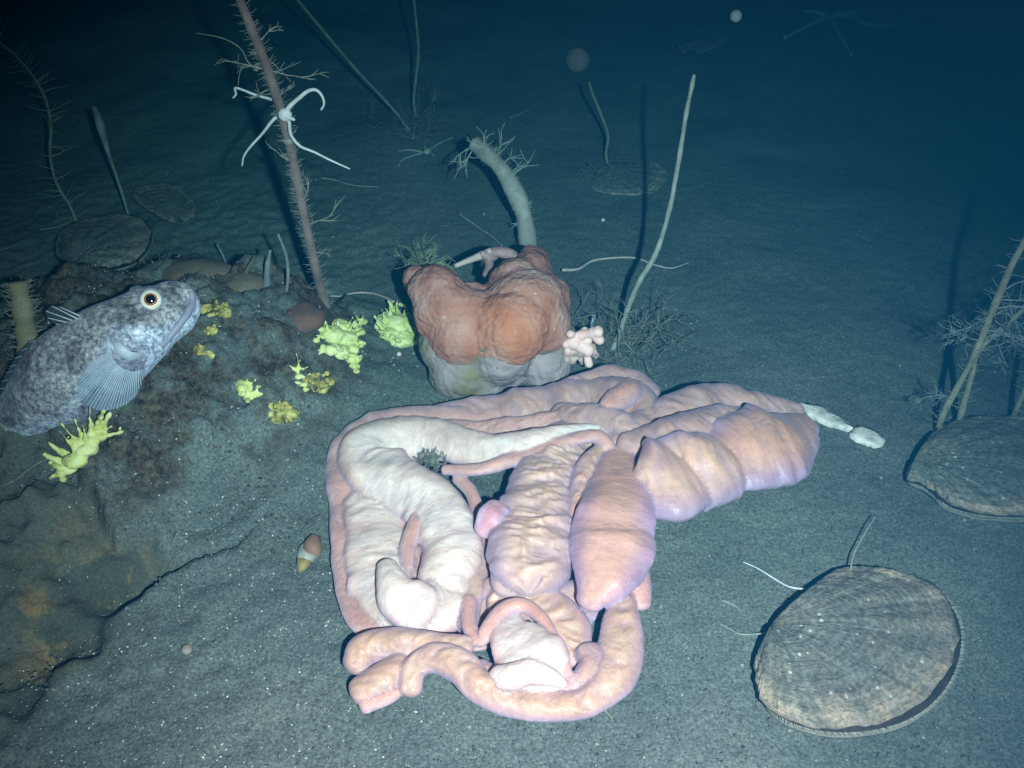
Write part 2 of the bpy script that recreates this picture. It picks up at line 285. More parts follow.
# ================================================================== RIBBON WORM
S_WHITE = ((.82, .73, .71), (.70, .40, .36)); S_CREAM = ((.76, .55, .46), (.46, .34, .45)); S_TAN = ((.66, .46, .36), (.50, .34, .40))
S_PINK = ((.72, .42, .38), (.55, .38, .44)); S_MAUVE = ((.60, .40, .37), (.40, .31, .42)); S_LOBE = ((.72, .44, .36), (.48, .33, .50)); S_PURP = ((.66, .36, .44), (.62, .50, .72))
S_ROSE = ((.68, .42, .39), (.60, .42, .46)); S_BRIGHT = ((.86, .76, .74), (.72, .50, .47)); S_WARM = ((.78, .52, .42), (.48, .34, .47))
STROKES = [
 # scheme, flatness, wrinkle, pts (px, py, z mm, half width px[, thickness factor])
 (S_MAUVE, .20, .5, [(560, 415, 4, 24), (610, 425, 5, 30), (622, 460, 5, 34), (618, 510, 5, 38), (598, 560, 5, 38), (565, 600, 5, 36), (520, 620, 5, 36), (480, 610, 5, 24)]),
 (S_TAN, .20, .5, [(486, 545, 4, 16), (480, 590, 4, 22), (476, 640, 4, 18)]),
 (S_MAUVE, .20, .5, [(640, 450, 5, 26), (700, 440, 5, 34), (780, 428, 5, 20)]),
 (S_ROSE, .18, .3, [(372, 470, 4, 34), (392, 540, 4, 56), (405, 590, 4, 60), (415, 615, 4, 34)]),
 (S_ROSE, .42, .35, [(620, 424, 14, 16), (560, 424, 13, 18), (500, 424, 14, 19), (440, 424, 14, 20), (392, 430, 13, 25), (360, 452, 12, 30), (350, 482, 11, 24), (346, 520, 10, 14)]),
 (S_WHITE, .34, .6, [(378, 488, 11, 32), (378, 520, 11, 33), (381, 560, 11, 36), (388, 592, 12, 37), (402, 612, 12, 36)]),
 (S_ROSE, .36, .3, [(344, 484, 10, 16), (344, 520, 9, 15), (345, 560, 9, 14), (351, 595, 9, 15), (362, 618, 9, 16), (380, 632, 10, 12), (420, 632, 12, 10)]),
 (S_WHITE, .40, .9, [(395, 618, 13, 24), (425, 612, 16, 32), (450, 605, 16, 27), (462, 595, 15, 16)]),
 (S_ROSE, .5, .2, [(408, 566, 18, 6), (408, 545, 22, 9), (417, 522, 24, 9), (424, 506, 22, 6)]),
 (S_ROSE, .5, .2, [(458, 478, 22, 7), (472, 494, 22, 7), (479, 520, 20, 7), (480, 548, 18, 8), (473, 575, 16, 10)]),
 (S_BRIGHT, .60, .55, [(598, 427, 41, 4), (575, 431, 40, 8), (545, 438, 38, 12), (515, 445, 36, 15), (480, 450, 28, 19), (442, 441, 24, 23), (408, 440, 20, 26), (378, 449, 18, 32), (372, 464, 18, 35), (393, 484, 20, 32), (425, 500, 22, 30), (446, 526, 22, 30), (452, 556, 20, 30), (446, 582, 18, 28)]),
 (S_ROSE, .8, .3, [(445, 470, 26, 6), (480, 469, 29, 7), (515, 459, 32, 8), (550, 447, 36, 7), (580, 438, 40, 7), (598, 437, 41, 8), (606, 446, 37, 9)]),
 (S_BRIGHT, .75, .3, [(387, 566, 28, 11), (391, 580, 30, 16), (400, 597, 27, 24), (418, 608, 22, 27)]),
 (S_PURP, .5, .1, [(497, 508, 44, 12), (491, 516, 44, 14), (485, 530, 36, 11)]),
 (S_TAN, .6, .9, [(482, 536, 12, 15), (474, 568, 14, 16), (470, 600, 14, 13), (468, 625, 15, 10)]),
 (S_MAUVE, .5, 1.1, [(430, 416, 12, 11), (455, 413, 16, 14, .8), (475, 411, 18, 16, 1.2), (498, 409, 20, 17, .75), (520, 407, 23, 22, 1.15), (545, 405, 23, 22, .8), (568, 402, 27, 26, 1.15), (590, 401, 26, 25, .85), (612, 402, 29, 30, 1.1), (635, 408, 26, 28, .8), (650, 430, 22, 24, 1.)]),
 (S_MAUVE, .55, .9, [(552, 396, 24, 12), (575, 387, 27, 13, 1.2), (590, 382, 26, 12, .7), (610, 377, 28, 13, 1.2), (634, 381, 26, 13), (650, 394, 22, 12)]),
 (S_MAUVE, .6, 1.3, [(560, 414, 30, 14), (585, 420, 33, 20, 1.1), (607, 424, 34, 20, .8), (630, 427, 34, 18, 1.1), (650, 420, 28, 14)]),
 (S_ROSE, .6, .7, [(440, 427, 20, 8), (462, 428, 22, 9, 1.3), (480, 430, 22, 10, .8), (505, 428, 25, 12, 1.3), (525, 426, 25, 11, .8), (550, 421, 28, 11, 1.2), (580, 416, 27, 6)]),
 (S_PINK, .6, .2, [(603, 412, 38, 8), (612, 404, 42, 12), (626, 393, 43, 14), (632, 384, 40, 10)]),
 (S_MAUVE, .55, .9, [(610, 446, 28, 14), (632, 436, 31, 16), (652, 424, 25, 14)]),
 (S_CREAM, .50, 2.2, [(588, 440, 18, 24), (570, 446, 22, 30), (556, 462, 26, 33), (546, 482, 29, 35), (538, 508, 32, 38, 1.05), (534, 528, 32, 40), (531, 552, 33, 43, 1.1), (530, 568, 31, 42, 1.1)]),
 (S_CREAM, .6, .8, [(512, 572, 30, 22), (508, 584, 27, 19)]),
 (S_CREAM, .6, .8, [(548, 566, 30, 22), (553, 580, 26, 17)]),
 (S_WARM, .6, 1.1, [(600, 450, 34, 8), (588, 468, 36, 13), (580, 500, 36, 12), (575, 530, 33, 8)]),
 (S_MAUVE, .5, .4, [(600, 590, 14, 20), (560, 600, 16, 16), (520, 592, 18, 14), (490, 588, 16, 12)]),
 (S_TAN, .5, 1.2, [(500, 600, 16, 18), (535, 606, 19, 22), (565, 626, 19, 25), (572, 655, 16, 18)]),
 (S_LOBE, .48, .2, [(620, 452, 34, 14, .7), (618, 480, 39, 30, .9), (617, 510, 43, 38, 1.1), (613, 530, 43, 41, .95), (610, 552, 42, 42, 1.1), (602, 578, 38, 32), (590, 600, 32, 15)]),
 (S_MAUVE, .60, .9, [(650, 440, 20, 14), (668, 420, 27, 22, 1.), (684, 411, 29, 23, .8), (702, 405, 31, 24, 1.2), (722, 402, 27, 20, .8), (742, 404, 26, 18, 1.1), (770, 406, 20, 13), (798, 411, 14, 9)]),
 (S_MAUVE, .60, .8, [(632, 450, 34, 20), (660, 443, 38, 24, .9), (690, 433, 39, 24, 1.1), (720, 422, 38, 20), (745, 418, 32, 14)]),
 (S_WARM, .46, .7, [(632, 484, 37, 16, .8), (643, 483, 42, 34, 1.0), (662, 480, 44, 47, 1.15), (675, 476, 41, 46, 1.05), (683, 473, 37, 43, .72), (692, 470, 39, 43, 1.), (705, 466, 41, 43, 1.12), (717, 462, 37, 41, 1.), (724, 461, 32, 34, .7)]),
 (S_LOBE, .48, .4, [(722, 462, 32, 33, .9), (738, 456, 33, 43, .9), (755, 449, 33, 47, 1.), (775, 442, 30, 46, 1.), (792, 433, 25, 32), (804, 424, 18, 17)]),
 (S_WARM, .55, .25, [(729, 418, 43, 8), (738, 425, 45, 15), (750, 436, 44, 22, .9), (764, 450, 37, 26, .8)]),
 (S_TAN, .75, 1.0, [(466, 646, 22, 11), (432, 645, 22, 14), (395, 643, 21, 17), (366, 650, 19, 18), (356, 664, 16, 14)]),
 (S_TAN, .7, .8, [(362, 690, 14, 17), (385, 678, 17, 19), (402, 668, 18, 16)]),
 (S_PINK, .6, .3, [(366, 704, 12, 10), (390, 695, 14, 9), (402, 686, 15, 6)]),
 (S_TAN, .8, 1.1, [(410, 688, 16, 12), (414, 668, 22, 13), (436, 658, 26, 15), (462, 668, 26, 18), (482, 688, 23, 17), (515, 702, 19, 16), (555, 707, 17, 15), (590, 700, 18, 16), (614, 677, 20, 22), (620, 645, 23, 23), (622, 615, 26, 18), (624, 596, 24, 10)]),
 (S_PINK, .7, .3, [(630, 565, 22, 16), (637, 585, 24, 15), (641, 604, 22, 10)]),
 (S_MAUVE, .8, .8, [(480, 668, 16, 10), (510, 683, 17, 11), (545, 687, 18, 11), (576, 683, 20, 12), (592, 667, 22, 14), (589, 652, 23, 14)]),
 (S_WHITE, .30, .6, [(506, 618, 26, 12), (512, 634, 28, 24), (524, 650, 29, 34), (534, 664, 28, 38), (538, 674, 25, 34)]),
 (S_BRIGHT, .45, .2, [(497, 676, 30, 12), (512, 676, 33, 14), (530, 672, 33, 13), (548, 677, 31, 10), (564, 684, 26, 5)]),
 (S_PINK, .75, .3, [(469, 600, 18, 8), (469, 625, 21, 8), (480, 640, 24, 8), (492, 624, 28, 9), (506, 609, 31, 9), (525, 606, 32, 8), (543, 620, 32, 7), (557, 645, 30, 6), (569, 674, 26, 5)]),
]
def sweep_worm(st, sid):
    (mid, rim), flat, wr, pts = st
    C = []
    for q in pts:
        px, py, z, hw = q[:4]; z = 4+(z-4)*.66 if z > 4 else z; p = PZ(px, py, z*.001); C.append((*p, hw*sc(p), q[4] if len(q) > 4 else 1.))
    L_ = 10; A = catmull(C, L_); P = A[:, :3]; a = A[:, 3]; tf = A[:, 4]
    T = np.gradient(P, axis=0); T /= np.linalg.norm(T, axis=1)[:, None]
    # caps
    def cap(p, t, r, k=7):
        q = []
        for i in range(1, k+1):
            u = i/k; q.append((*(p+t*u*r*.75), r*math.sqrt(max(0, 1-(u*.995)**2))))
        return q
    head = cap(P[0], -T[0], a[0])[::-1]; tail = cap(P[-1], T[-1], a[-1])
    P = np.vstack([[h[:3] for h in head], P, [h[:3] for h in tail]]); a = np.concatenate([[h[3] for h in head], a, [h[3] for h in tail]]); tf = np.concatenate([[tf[0]]*7, tf, [tf[-1]]*7])
    T = np.gradient(P, axis=0); T /= np.linalg.norm(T, axis=1)[:, None]
    s = np.concatenate([[0], np.cumsum(np.linalg.norm(np.diff(P, axis=0), axis=1))])
    # resample evenly at 0.9 mm
    n = max(12, int(s[-1]/.0009)); u = np.linspace(0, s[-1], n)
    P = np.stack([np.interp(u, s, P[:, k]) for k in range(3)], -1); a = np.interp(u, s, a); tf = np.interp(u, s, tf)
    T = np.gradient(P, axis=0); T /= np.linalg.norm(T, axis=1)[:, None]
    for _ in range(3): T[1:-1] = (T[:-2]+T[1:-1]*2+T[2:])/4
    T /= np.linalg.norm(T, axis=1)[:, None]
    view = np.array(CAMP)-P; view /= np.linalg.norm(view, axis=1)[:, None]
    Nr = view*.55+np.array([0, 0, .6]); Wd = np.cross(T, Nr); Wd /= np.linalg.norm(Wd, axis=1)[:, None]; Nn = np.cross(Wd, T)
    K = 40; th = np.arange(K)*2*math.pi/K; ct, st_ = np.cos(th), np.sin(th)
    TH, U = np.meshgrid(th, u)
    across = np.cos(TH)
    wv = fbm(U*230+1.2*np.sin(TH*2+sid), across*(1.0 if wr < 1.5 else 2.6)+U*12, 3, 50+sid)       # cross wrinkles
    big = fbm(U*55, across*.9+U*8, 2, 80+sid)
    b = a[:, None]*tf[:, None]*(flat*.62+.10)*(1+.16*big) ; amp = wr*.0009
    edge = a[:, None]*(1+.05*fbm(U*90, np.sign(across)*3+sid, 2, 90+sid))
    bb = b+amp*wv*np.abs(np.sin(TH))*np.minimum(1, a[:, None]/.006)
    sgn = np.sign(np.sin(TH)); pw = np.abs(np.sin(TH))**1.25*sgn
    bb = np.maximum(bb, .0006); ruf = a[:, None]*.13*np.abs(across)**3*fbm(U*120, np.sign(across)*5+sid, 2, 150+sid)*np.minimum(1, a[:, None]/.010)
    pw = pw+.07*sgn*(np.abs(np.sin(TH)) > 1e-6)
    V = P[:, None, :]+Wd[:, None, :]*(edge*across)[..., None]+Nn[:, None, :]*(bb*pw+ruf)[..., None]
    V[..., 2] = np.maximum(V[..., 2], -.004)
    idx = np.arange(n*K).reshape(n, K); F = [];
    r2 = np.roll(idx, -1, 1)
    F = np.stack([idx[:-1], r2[:-1], r2[1:], idx[1:]], -1).reshape(-1, 4).tolist()
    F.append(idx[0][::-1].tolist()); F.append(idx[-1].tolist())
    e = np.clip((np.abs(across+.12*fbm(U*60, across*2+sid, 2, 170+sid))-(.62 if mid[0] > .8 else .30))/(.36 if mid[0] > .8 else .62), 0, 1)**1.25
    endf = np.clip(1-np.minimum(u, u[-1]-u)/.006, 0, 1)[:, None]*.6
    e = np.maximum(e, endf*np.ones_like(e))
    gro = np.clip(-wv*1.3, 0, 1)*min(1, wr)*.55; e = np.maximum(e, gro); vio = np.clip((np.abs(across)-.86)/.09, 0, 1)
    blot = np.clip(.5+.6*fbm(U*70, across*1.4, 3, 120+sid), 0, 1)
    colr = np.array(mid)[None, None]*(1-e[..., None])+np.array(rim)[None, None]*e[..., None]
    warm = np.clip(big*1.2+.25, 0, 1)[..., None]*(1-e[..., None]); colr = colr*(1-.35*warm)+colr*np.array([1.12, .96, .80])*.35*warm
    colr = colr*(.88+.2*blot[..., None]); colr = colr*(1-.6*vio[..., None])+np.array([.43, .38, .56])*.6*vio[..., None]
    return V.reshape(-1, 3), F, colr.reshape(-1, 3), np.stack([U, across*.5+.5, np.full_like(U, sid/50.)], -1).reshape(-1, 3)
def build_worm():
    VV, FF, CC, UU, k = [], [], [], [], 0
    for i, st in enumerate(STROKES):
        v, f, c, q = sweep_worm(st, i); VV.append(v); CC.append(c); UU.append(q); FF += [[a+k for a in g] for g in f]; k += len(v)
    VV = np.vstack(VV); CC = np.vstack(CC); UU = np.vstack(UU)
    V, F, NN = remesh(VV, FF, .00072, 2)
    kd = kdtree.KDTree(len(VV))
    for i, p in enumerate(VV.tolist()): kd.insert(p, i)
    kd.balance()
    ids = np.array([kd.find(p)[1] for p in V.tolist()])
    c = CC[ids]; q = UU[ids]
    # smooth colours along edges of the mesh a little
    for _ in range(3):
        acc = np.zeros_like(c); w = np.zeros(len(c))
        for a, b in ((0, 1), (1, 2), (2, 3), (3, 0)):
            np.add.at(acc, F[:, a], c[F[:, b]]); np.add.at(acc, F[:, b], c[F[:, a]]); np.add.at(w, F[:, a], 1); np.add.at(w, F[:, b], 1)
        c = c*.4+.6*acc/np.maximum(w, 1)[:, None]
    V = V+NN*(.0002*n3(V, 260, 5))[:, None]
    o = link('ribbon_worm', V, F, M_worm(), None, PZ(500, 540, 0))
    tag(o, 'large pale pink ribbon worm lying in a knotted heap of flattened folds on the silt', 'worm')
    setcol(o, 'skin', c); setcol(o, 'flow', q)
def M_worm():
    m = bpy.data.materials.new('worm_skin'); nt, N, L, B = nodes(m)
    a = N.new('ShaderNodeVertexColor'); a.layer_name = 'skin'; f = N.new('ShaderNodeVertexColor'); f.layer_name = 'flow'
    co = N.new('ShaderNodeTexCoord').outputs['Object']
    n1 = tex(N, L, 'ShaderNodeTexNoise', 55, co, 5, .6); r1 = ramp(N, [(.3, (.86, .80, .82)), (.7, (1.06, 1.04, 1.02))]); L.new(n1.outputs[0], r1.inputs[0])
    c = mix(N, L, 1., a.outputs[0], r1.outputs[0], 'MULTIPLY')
    mp = N.new('ShaderNodeMapping'); mp.inputs['Scale'].default_value = (420, 7, 40); L.new(f.outputs[0], mp.inputs[0])
    nw = tex(N, L, 'ShaderNodeTexNoise', 1., mp.outputs[0], 3, .6, .4)
    rw = ramp(N, [(.30, (.91, .87, .89)), (.62, (1.03, 1.02, 1.0))]); L.new(nw.outputs[0], rw.inputs[0])
    c = mix(N, L, 1., c, rw.outputs[0], 'MULTIPLY')
    L.new(c, B.inputs['Base Color'])
    b = bump(N, L, nw.outputs[0], .0008, .8); b = bump(N, L, tex(N, L, 'ShaderNodeTexNoise', 500, co, 3).outputs[0], .0002, .6, b)
    L.new(b.outputs[0], B.inputs['Normal'])
    B.inputs['Roughness'].default_value = .42; B.inputs['Specular IOR Level'].default_value = .4; B.inputs['Coat Weight'].default_value = .05; B.inputs['Coat Roughness'].default_value = .3
    B.inputs['Subsurface Weight'].default_value = .35; B.inputs['Subsurface Radius'].default_value = (.006, .0025, .0018); B.inputs['Subsurface Scale'].default_value = 1.
    B.inputs['Sheen Weight'].default_value = .2; B.inputs['Sheen Roughness'].default_value = .35; B.inputs['Sheen Tint'].default_value = (.7, .65, 1, 1)
    return m
build_worm()

# ================================================================== materials of the other things
M_orange = pmat('sponge_orange', [(.34, (.24, .11, .09)), (.46, (.40, .18, .14)), (.56, (.46, .25, .21)), (.70, (.54, .36, .33))], 34, .85, 300, .0006, sss=.15, speck=(.56, .46, .43), speck_scale=150, speck_cut=.17, vscale=260, vdist=.0008)
M_spbase = pmat('sponge_grey_base', [(.38, (.22, .20, .09)), (.46, (.27, .24, .20)), (.56, (.36, .29, .30)), (.7, (.44, .36, .37))], 26, .85, 300, .0006, speck=(.07, .07, .08), speck_scale=230, speck_cut=.17, vscale=150, vdist=.0012)
M_yellow = pmat('sponge_yellow', [(.3, (.48, .48, .14)), (.46, (.76, .80, .30)), (.7, (.90, .93, .50))], 120, .7, 500, .0007, vscale=260, vdist=.0006, sss=.2, sssr=(.003, .003, .001))
M_yellowd = pmat('sponge_dull_yellow', [(.36, (.10, .11, .05)), (.5, (.44, .38, .10)), (.66, (.82, .74, .28))], 170, .8, 500, .0006)
M_pinkc = pmat('coral_pink', [(.3, (.90, .54, .51)), (.7, (.96, .72, .68))], 150, .6, 500, .0003, sss=.3, sssr=(.003, .002, .001), speck=(.7, .25, .25), speck_scale=500, speck_cut=.14)
M_stalk = pmat('stalk_grey_pink', [(.3, (.13, .10, .09)), (.6, (.25, .19, .18)), (.8, (.32, .28, .27))], 60, .85, 600, .0006)
M_pale = pmat('stalk_pale', [(.3, (.20, .22, .19)), (.7, (.42, .43, .38))], 120, .8, 700, .0004)
M_dim = pmat('stem_dim', [(.3, (.16, .18, .13)), (.7, (.26, .28, .22))], 120, .85, 700, .0004)
M_white = pmat('arm_white', [(.3, (.55, .58, .62)), (.7, (.82, .82, .84))], 150, .6, 700, .0003, sss=.2)
M_bristle = pmat('hydroid_bristle', [(.3, (.22, .25, .22)), (.7, (.42, .44, .38))], 200, .8, 700, .0002)
M_twig = pmat('twig_dark', [(.3, (.07, .075, .06)), (.7, (.30, .30, .24))], 200, .9, 700, .0002)
M_shellc = pmat('shell_chalk', [(.35, (.45, .48, .46)), (.55, (.90, .84, .80)), (.7, (.94, .88, .84))], 160, .7, 500, .0008)
M_mauve = pmat('star_mauve', [(.3, (.22, .12, .13)), (.6, (.40, .25, .25)), (.8, (.55, .42, .42))], 90, .6, 500, .0003, sss=.15)
M_fil = pmat('filament_pink', [(.3, (.50, .38, .36)), (.7, (.66, .52, .50))], 150, .6, 500, .0001)
M_bluew = pmat('polyp_blue_white', [(.3, (.32, .42, .46)), (.7, (.50, .58, .62))], 150, .6, 500, .0001)
M_grit = pmat('grit_white', [(.3, (.6, .6, .58)), (.7, (.85, .85, .82))], 900, .4, 500, .0001, spec=.7)
M_gritb = pmat('grit_brown', [(.3, (.03, .028, .02)), (.5, (.10, .075, .05)), (.7, (.22, .2, .17))], 300, .8, 500, .0001)
M_tan = pmat('sponge_tan', [(.3, (.07, .065, .05)), (.5, (.14, .115, .08)), (.7, (.20, .16, .12))], 40, .9, 350, .0007)
M_tube = pmat('tube_sponge_skin', [(.3, (.28, .20, .06)), (.5, (.24, .22, .14)), (.7, (.32, .32, .24))], 55, .85, 500, .0004)
M_jelly = pmat('drifting_flock', [(.3, (.35, .4, .42)), (.7, (.5, .55, .58))], 150, .8, 500, .0002, alpha=.4)

# ================================================================== ORANGE SPONGE
def lumps(lst):
    mb = MB()
    for px, py, z, rp, fl in lst:
        c = PZ(px, py, z*.001); r = rp*sc(c); mb.blob(c, (r, r*fl, r), 4)
    return mb
def build_sponge():
    root = thing('lobed_sponge', PZ(490, 370, 0), 'big lumpy orange brown sponge with three knobs standing behind the heap of worm', 'sponge')
    up = [(437, 293, 62, 30, .9), (445, 312, 52, 36, .9), (458, 335, 40, 36, .9), (515, 285, 60, 30, .9), (530, 272, 62, 22, .9), (524, 305, 55, 40, .9), (545, 300, 52, 28, .9), (510, 328, 50, 38, .9), (480, 322, 46, 36, .9),
          (541, 325, 44, 32, .9), (500, 345, 38, 28, .9), (532, 262, 62, 16, .9), (420, 282, 60, 18, .9), (470, 300, 50, 22, .9), (500, 262, 56, 14, .9)]
    lo = [(452, 346, 30, 33, .9), (548, 338, 32, 30, .9), (500, 352, 30, 36, .9), (463, 372, 14, 34, .9), (450, 350, 20, 26, .9), (545, 362, 16, 30, .9), (500, 360, 16, 32, .9), (560, 345, 24, 20, .9), (480, 382, 8, 26, .8)]
    for nm, lst, mt, sd_ in (('upper_lobes', up, M_orange, 0), ('pale_base', lo, M_spbase, 4)):
        mb = lumps(lst); V, F, NN = remesh(mb.v, mb.f, .0012, 16)
        V = V+NN*(.0026*n3(V, 55, sd_)+.0005*n3(V, 170, sd_+3)+.0005*n3(V, 480, sd_+6)-.0004)[:, None]
        o = link(nm, V, F, mt, root)
        c = np.array(PZ(508, 330, .058)); d = np.linalg.norm((V-c)*np.array([1, 1, 1.1]), axis=1); c2 = np.array(PZ(452, 325, .045)); d2 = np.linalg.norm(V-c2, axis=1)
        tn = np.exp(-(d/.027)**2)+.55*np.exp(-(d2/.02)**2); setcol(o, 'tone', np.stack([np.clip(tn, 0, 1), 1-ss(.020, .044, V[:, 2]+.009*n3(V, 90, 9)), np.zeros(len(V))], -1))
    m_ = M_orange; nt, N, L, B = nodes(m_); a_ = N.new('ShaderNodeVertexColor'); a_.layer_name = 'tone'; old = B.inputs['Base Color'].links[0].from_socket
    sp = N.new('ShaderNodeSeparateColor'); L.new(a_.outputs[0], sp.inputs[0]); c_ = mix(N, L, mix(N, L, 1., sp.outputs[0], (.85, .85, .85), 'MULTIPLY'), old, mix(N, L, .35, (.66, .21, .06), old))
    nz = tex(N, L, 'ShaderNodeTexNoise', 26, N.new('ShaderNodeTexCoord').outputs['Object']); rz = ramp(N, [(.38, (.22, .20, .09)), (.46, (.27, .24, .20)), (.56, (.36, .29, .30)), (.7, (.44, .36, .37))]); L.new(nz.outputs[0], rz.inputs[0])
    L.new(mix(N, L, sp.outputs[1], c_, rz.outputs[0]), B.inputs['Base Color'])
    return root
build_sponge()

# ================================================================== YELLOW SPONGES
def spiky(name, blobs, spikes, voxel, label, mat=M_yellow, cat='sponge', thin=.6, nz=.0012, extra=None):
    """blobs: (px,py,height mm above ground,radius px); spikes: (px0,py0,h0,px1,py1,h1,r px)"""
    mb = MB()
    for px, py, h, r in blobs:
        c = PT(px, py, h*.001); q = r*sc(c); mb.blob(c, (q, q*.9, q*thin), 3)
    for a in spikes:
        p = PT(a[0], a[1], a[2]*.001); d = PT(a[3], a[4], .002); e = p+(PY(a[3], a[4], p.y-.001*RND.uniform(-2, 6))-p)
        r = a[6]*sc(p); n = 6; pts = [p.lerp(e, i/n)+Vector((0, 0, -.0)) for i in range(n+1)]
        bend = Vector((RND.uniform(-1, 1), RND.uniform(-1, 1), RND.uniform(-1, 1)))*r*.5
        pts = [q+bend*math.sin(math.pi*i/n) for i, q in enumerate(pts)]
        mb.tube(pts, [r*(1-i/n)**1.5*.9+voxel*.8 for i in range(n+1)], 8)
    V, F, NN = remesh(mb.v, mb.f, voxel, 1, False)
    V = V+NN*(nz*n3(V, 160, 3)+nz*.5*n3(V, 420, 7))[:, None]
    o = link(name, V, F, mat, None, PT(blobs[0][0], blobs[0][1], 0)); tag(o, label, cat); return o
spiky('spiny_sponge', [(85, 448, 6, 13), (98, 436, 7, 10), (76, 460, 5, 12), (68, 468, 4, 10), (90, 440, 9, 10), (100, 428, 8, 7), (62, 472, 3, 6)],
      [(92, 436, 10, 90, 406, 14, 5), (98, 428, 10, 104, 410, 14, 4), (104, 426, 9, 110, 414, 12, 3.5), (84, 438, 10, 75, 418, 14, 3.5), (80, 444, 9, 60, 422, 12, 4), (76, 450, 8, 58, 430, 12, 3),
       (70, 456, 7, 48, 442, 12, 4), (66, 462, 6, 44, 454, 8, 3), (62, 470, 4, 50, 462, 8, 3), (62, 474, 3, 63, 490, 3, 3), (60, 474, 3, 50, 478, 3, 2.5), (103, 432, 6, 113, 425, 8, 2.5), (86, 440, 10, 82, 424, 14, 2.5), (106, 436, 5, 124, 431, 6, 3), (118, 434, 4, 120, 427, 6, 2), (96, 430, 10, 99, 416, 14, 2)],
      .00048, 'bright yellow green sponge with long spines, just below the belly of the fish')
RND.seed(3)
def burst(cx, cy, rx, ry, n, h=6, r=2.2, ln=9):
    out = []
    for k in range(n):
        an = RND.uniform(0, 6.283); q = RND.uniform(.3, 1)**.5; x = cx+rx*q*math.cos(an); y = cy+ry*q*math.sin(an)
        out.append((x, y, h, x+ln*(.8*math.cos(an)+RND.uniform(-.4, .4)), y+ln*(.6*math.sin(an)+RND.uniform(-.9, .2)), h, r))
    return out
spiky('clustered_sponge', [(332, 335, 3, 13), (345, 340, 4, 13), (325, 330, 3, 8), (340, 326, 4, 11), (350, 350, 3, 10), (355, 366, 2, 6), (356, 371, 2, 4), (340, 352, 3, 10), (330, 350, 3, 7), (358, 332, 3, 7), (352, 358, 3, 8), (316, 340, 2, 4), (362, 322, 3, 6), (357, 344, 3, 7)],
      burst(340, 338, 22, 16, 26, 6, 2.4, 8)+burst(352, 360, 8, 10, 6, 4, 2.0, 6)+[(360, 322, 4, 354, 311, 8, 2.4), (362, 322, 4, 364, 312, 8, 2.2), (324, 350, 3, 318, 355, 3, 2.2)],
      .00048, 'lumpy bright yellow sponge on the mound, left of its frilly neighbour by the orange sponge')
spiky('frilly_sponge', [(398, 325, 7, 15), (388, 320, 6, 11), (410, 330, 6, 13), (402, 340, 4, 12), (415, 340, 3, 8), (390, 334, 4, 9), (394, 312, 6, 7), (380, 326, 3, 6)],
      burst(398, 326, 20, 16, 34, 8, 2.0, 8)+[(392, 310, 8, 388, 301, 10, 2.4), (396, 308, 8, 398, 299, 10, 2.2), (400, 304, 8, 408, 308, 10, 2.0), (381, 322, 4, 374, 316, 6, 2.0), (408, 310, 8, 404, 302, 10, 2)],
      .00048, 'yellow green frilly sponge wedged against the left side of the orange sponge')
spiky('forked_sponge', [(300, 376, 3, 5), (303, 384, 3, 5), (299, 368, 3, 4), (306, 390, 2, 4)],
      [(299, 368, 3, 296, 353, 6, 2.5), (299, 372, 3, 289, 365, 4, 2), (302, 370, 3, 309, 367, 5, 2), (303, 378, 3, 310, 374, 4, 2), (300, 362, 3, 301, 356, 6, 1.8), (302, 384, 3, 294, 382, 3, 1.8)],
      .00045, 'small star shaped yellow sponge with forked tips on the mound, above the crumbled one')
def crumb(name, cx, cy, rx, ry, n, rr, label, seed, mat=M_yellowd):
    RND.seed(seed); b = []
    for k in range(n):
        an = RND.uniform(0, 6.283); q = RND.random()**.5; b.append((cx+rx*q*math.cos(an), cy+ry*q*math.sin(an), RND.uniform(.5, 3), RND.uniform(.5, 1)*rr))
    for k in range(max(4, n//3)): # crust holding them together
        t = k/(max(4, n//3)-1)*2-1; b.append((cx+rx*.8*t, cy+ry*.8*t*RND.uniform(-.2, 1), -.2, max(rr, min(rx, ry)*.55)))
    return spiky(name, b, burst(cx, cy, rx*.9, ry*.9, n//2, 2, 1.4, 3), .0007, label, mat, thin=.45, nz=.0016)
crumb('crumbly_sponge', 317, 383, 13, 11, 34, 3.2, 'crumbled dull yellow sponge patch of many bits beside the star shaped yellow one', 21)
crumb('encrusting_sponge', 283, 413, 15, 11, 26, 4, 'mustard yellow crust of sponge at the foot of the mound, nearest the worm heap', 22)
crumb('encrusting_sponge', 250, 392, 10, 12, 18, 4, 'narrow yellow sponge crust just up and left of the mustard one', 23, M_yellow)
crumb('encrusting_sponge', 215, 309, 14, 7, 18, 4.5, 'flat yellow sponge tuft on the mound top beside the snout of the fish', 24)
crumb('encrusting_sponge', 205, 350, 10, 7, 12, 4.5, 'oval yellow sponge patch below the snout of the fish', 25)
crumb('encrusting_sponge', 210, 331, 5, 5, 7, 3, 'tiny yellow sponge dot between the two patches near the fish snout', 26)

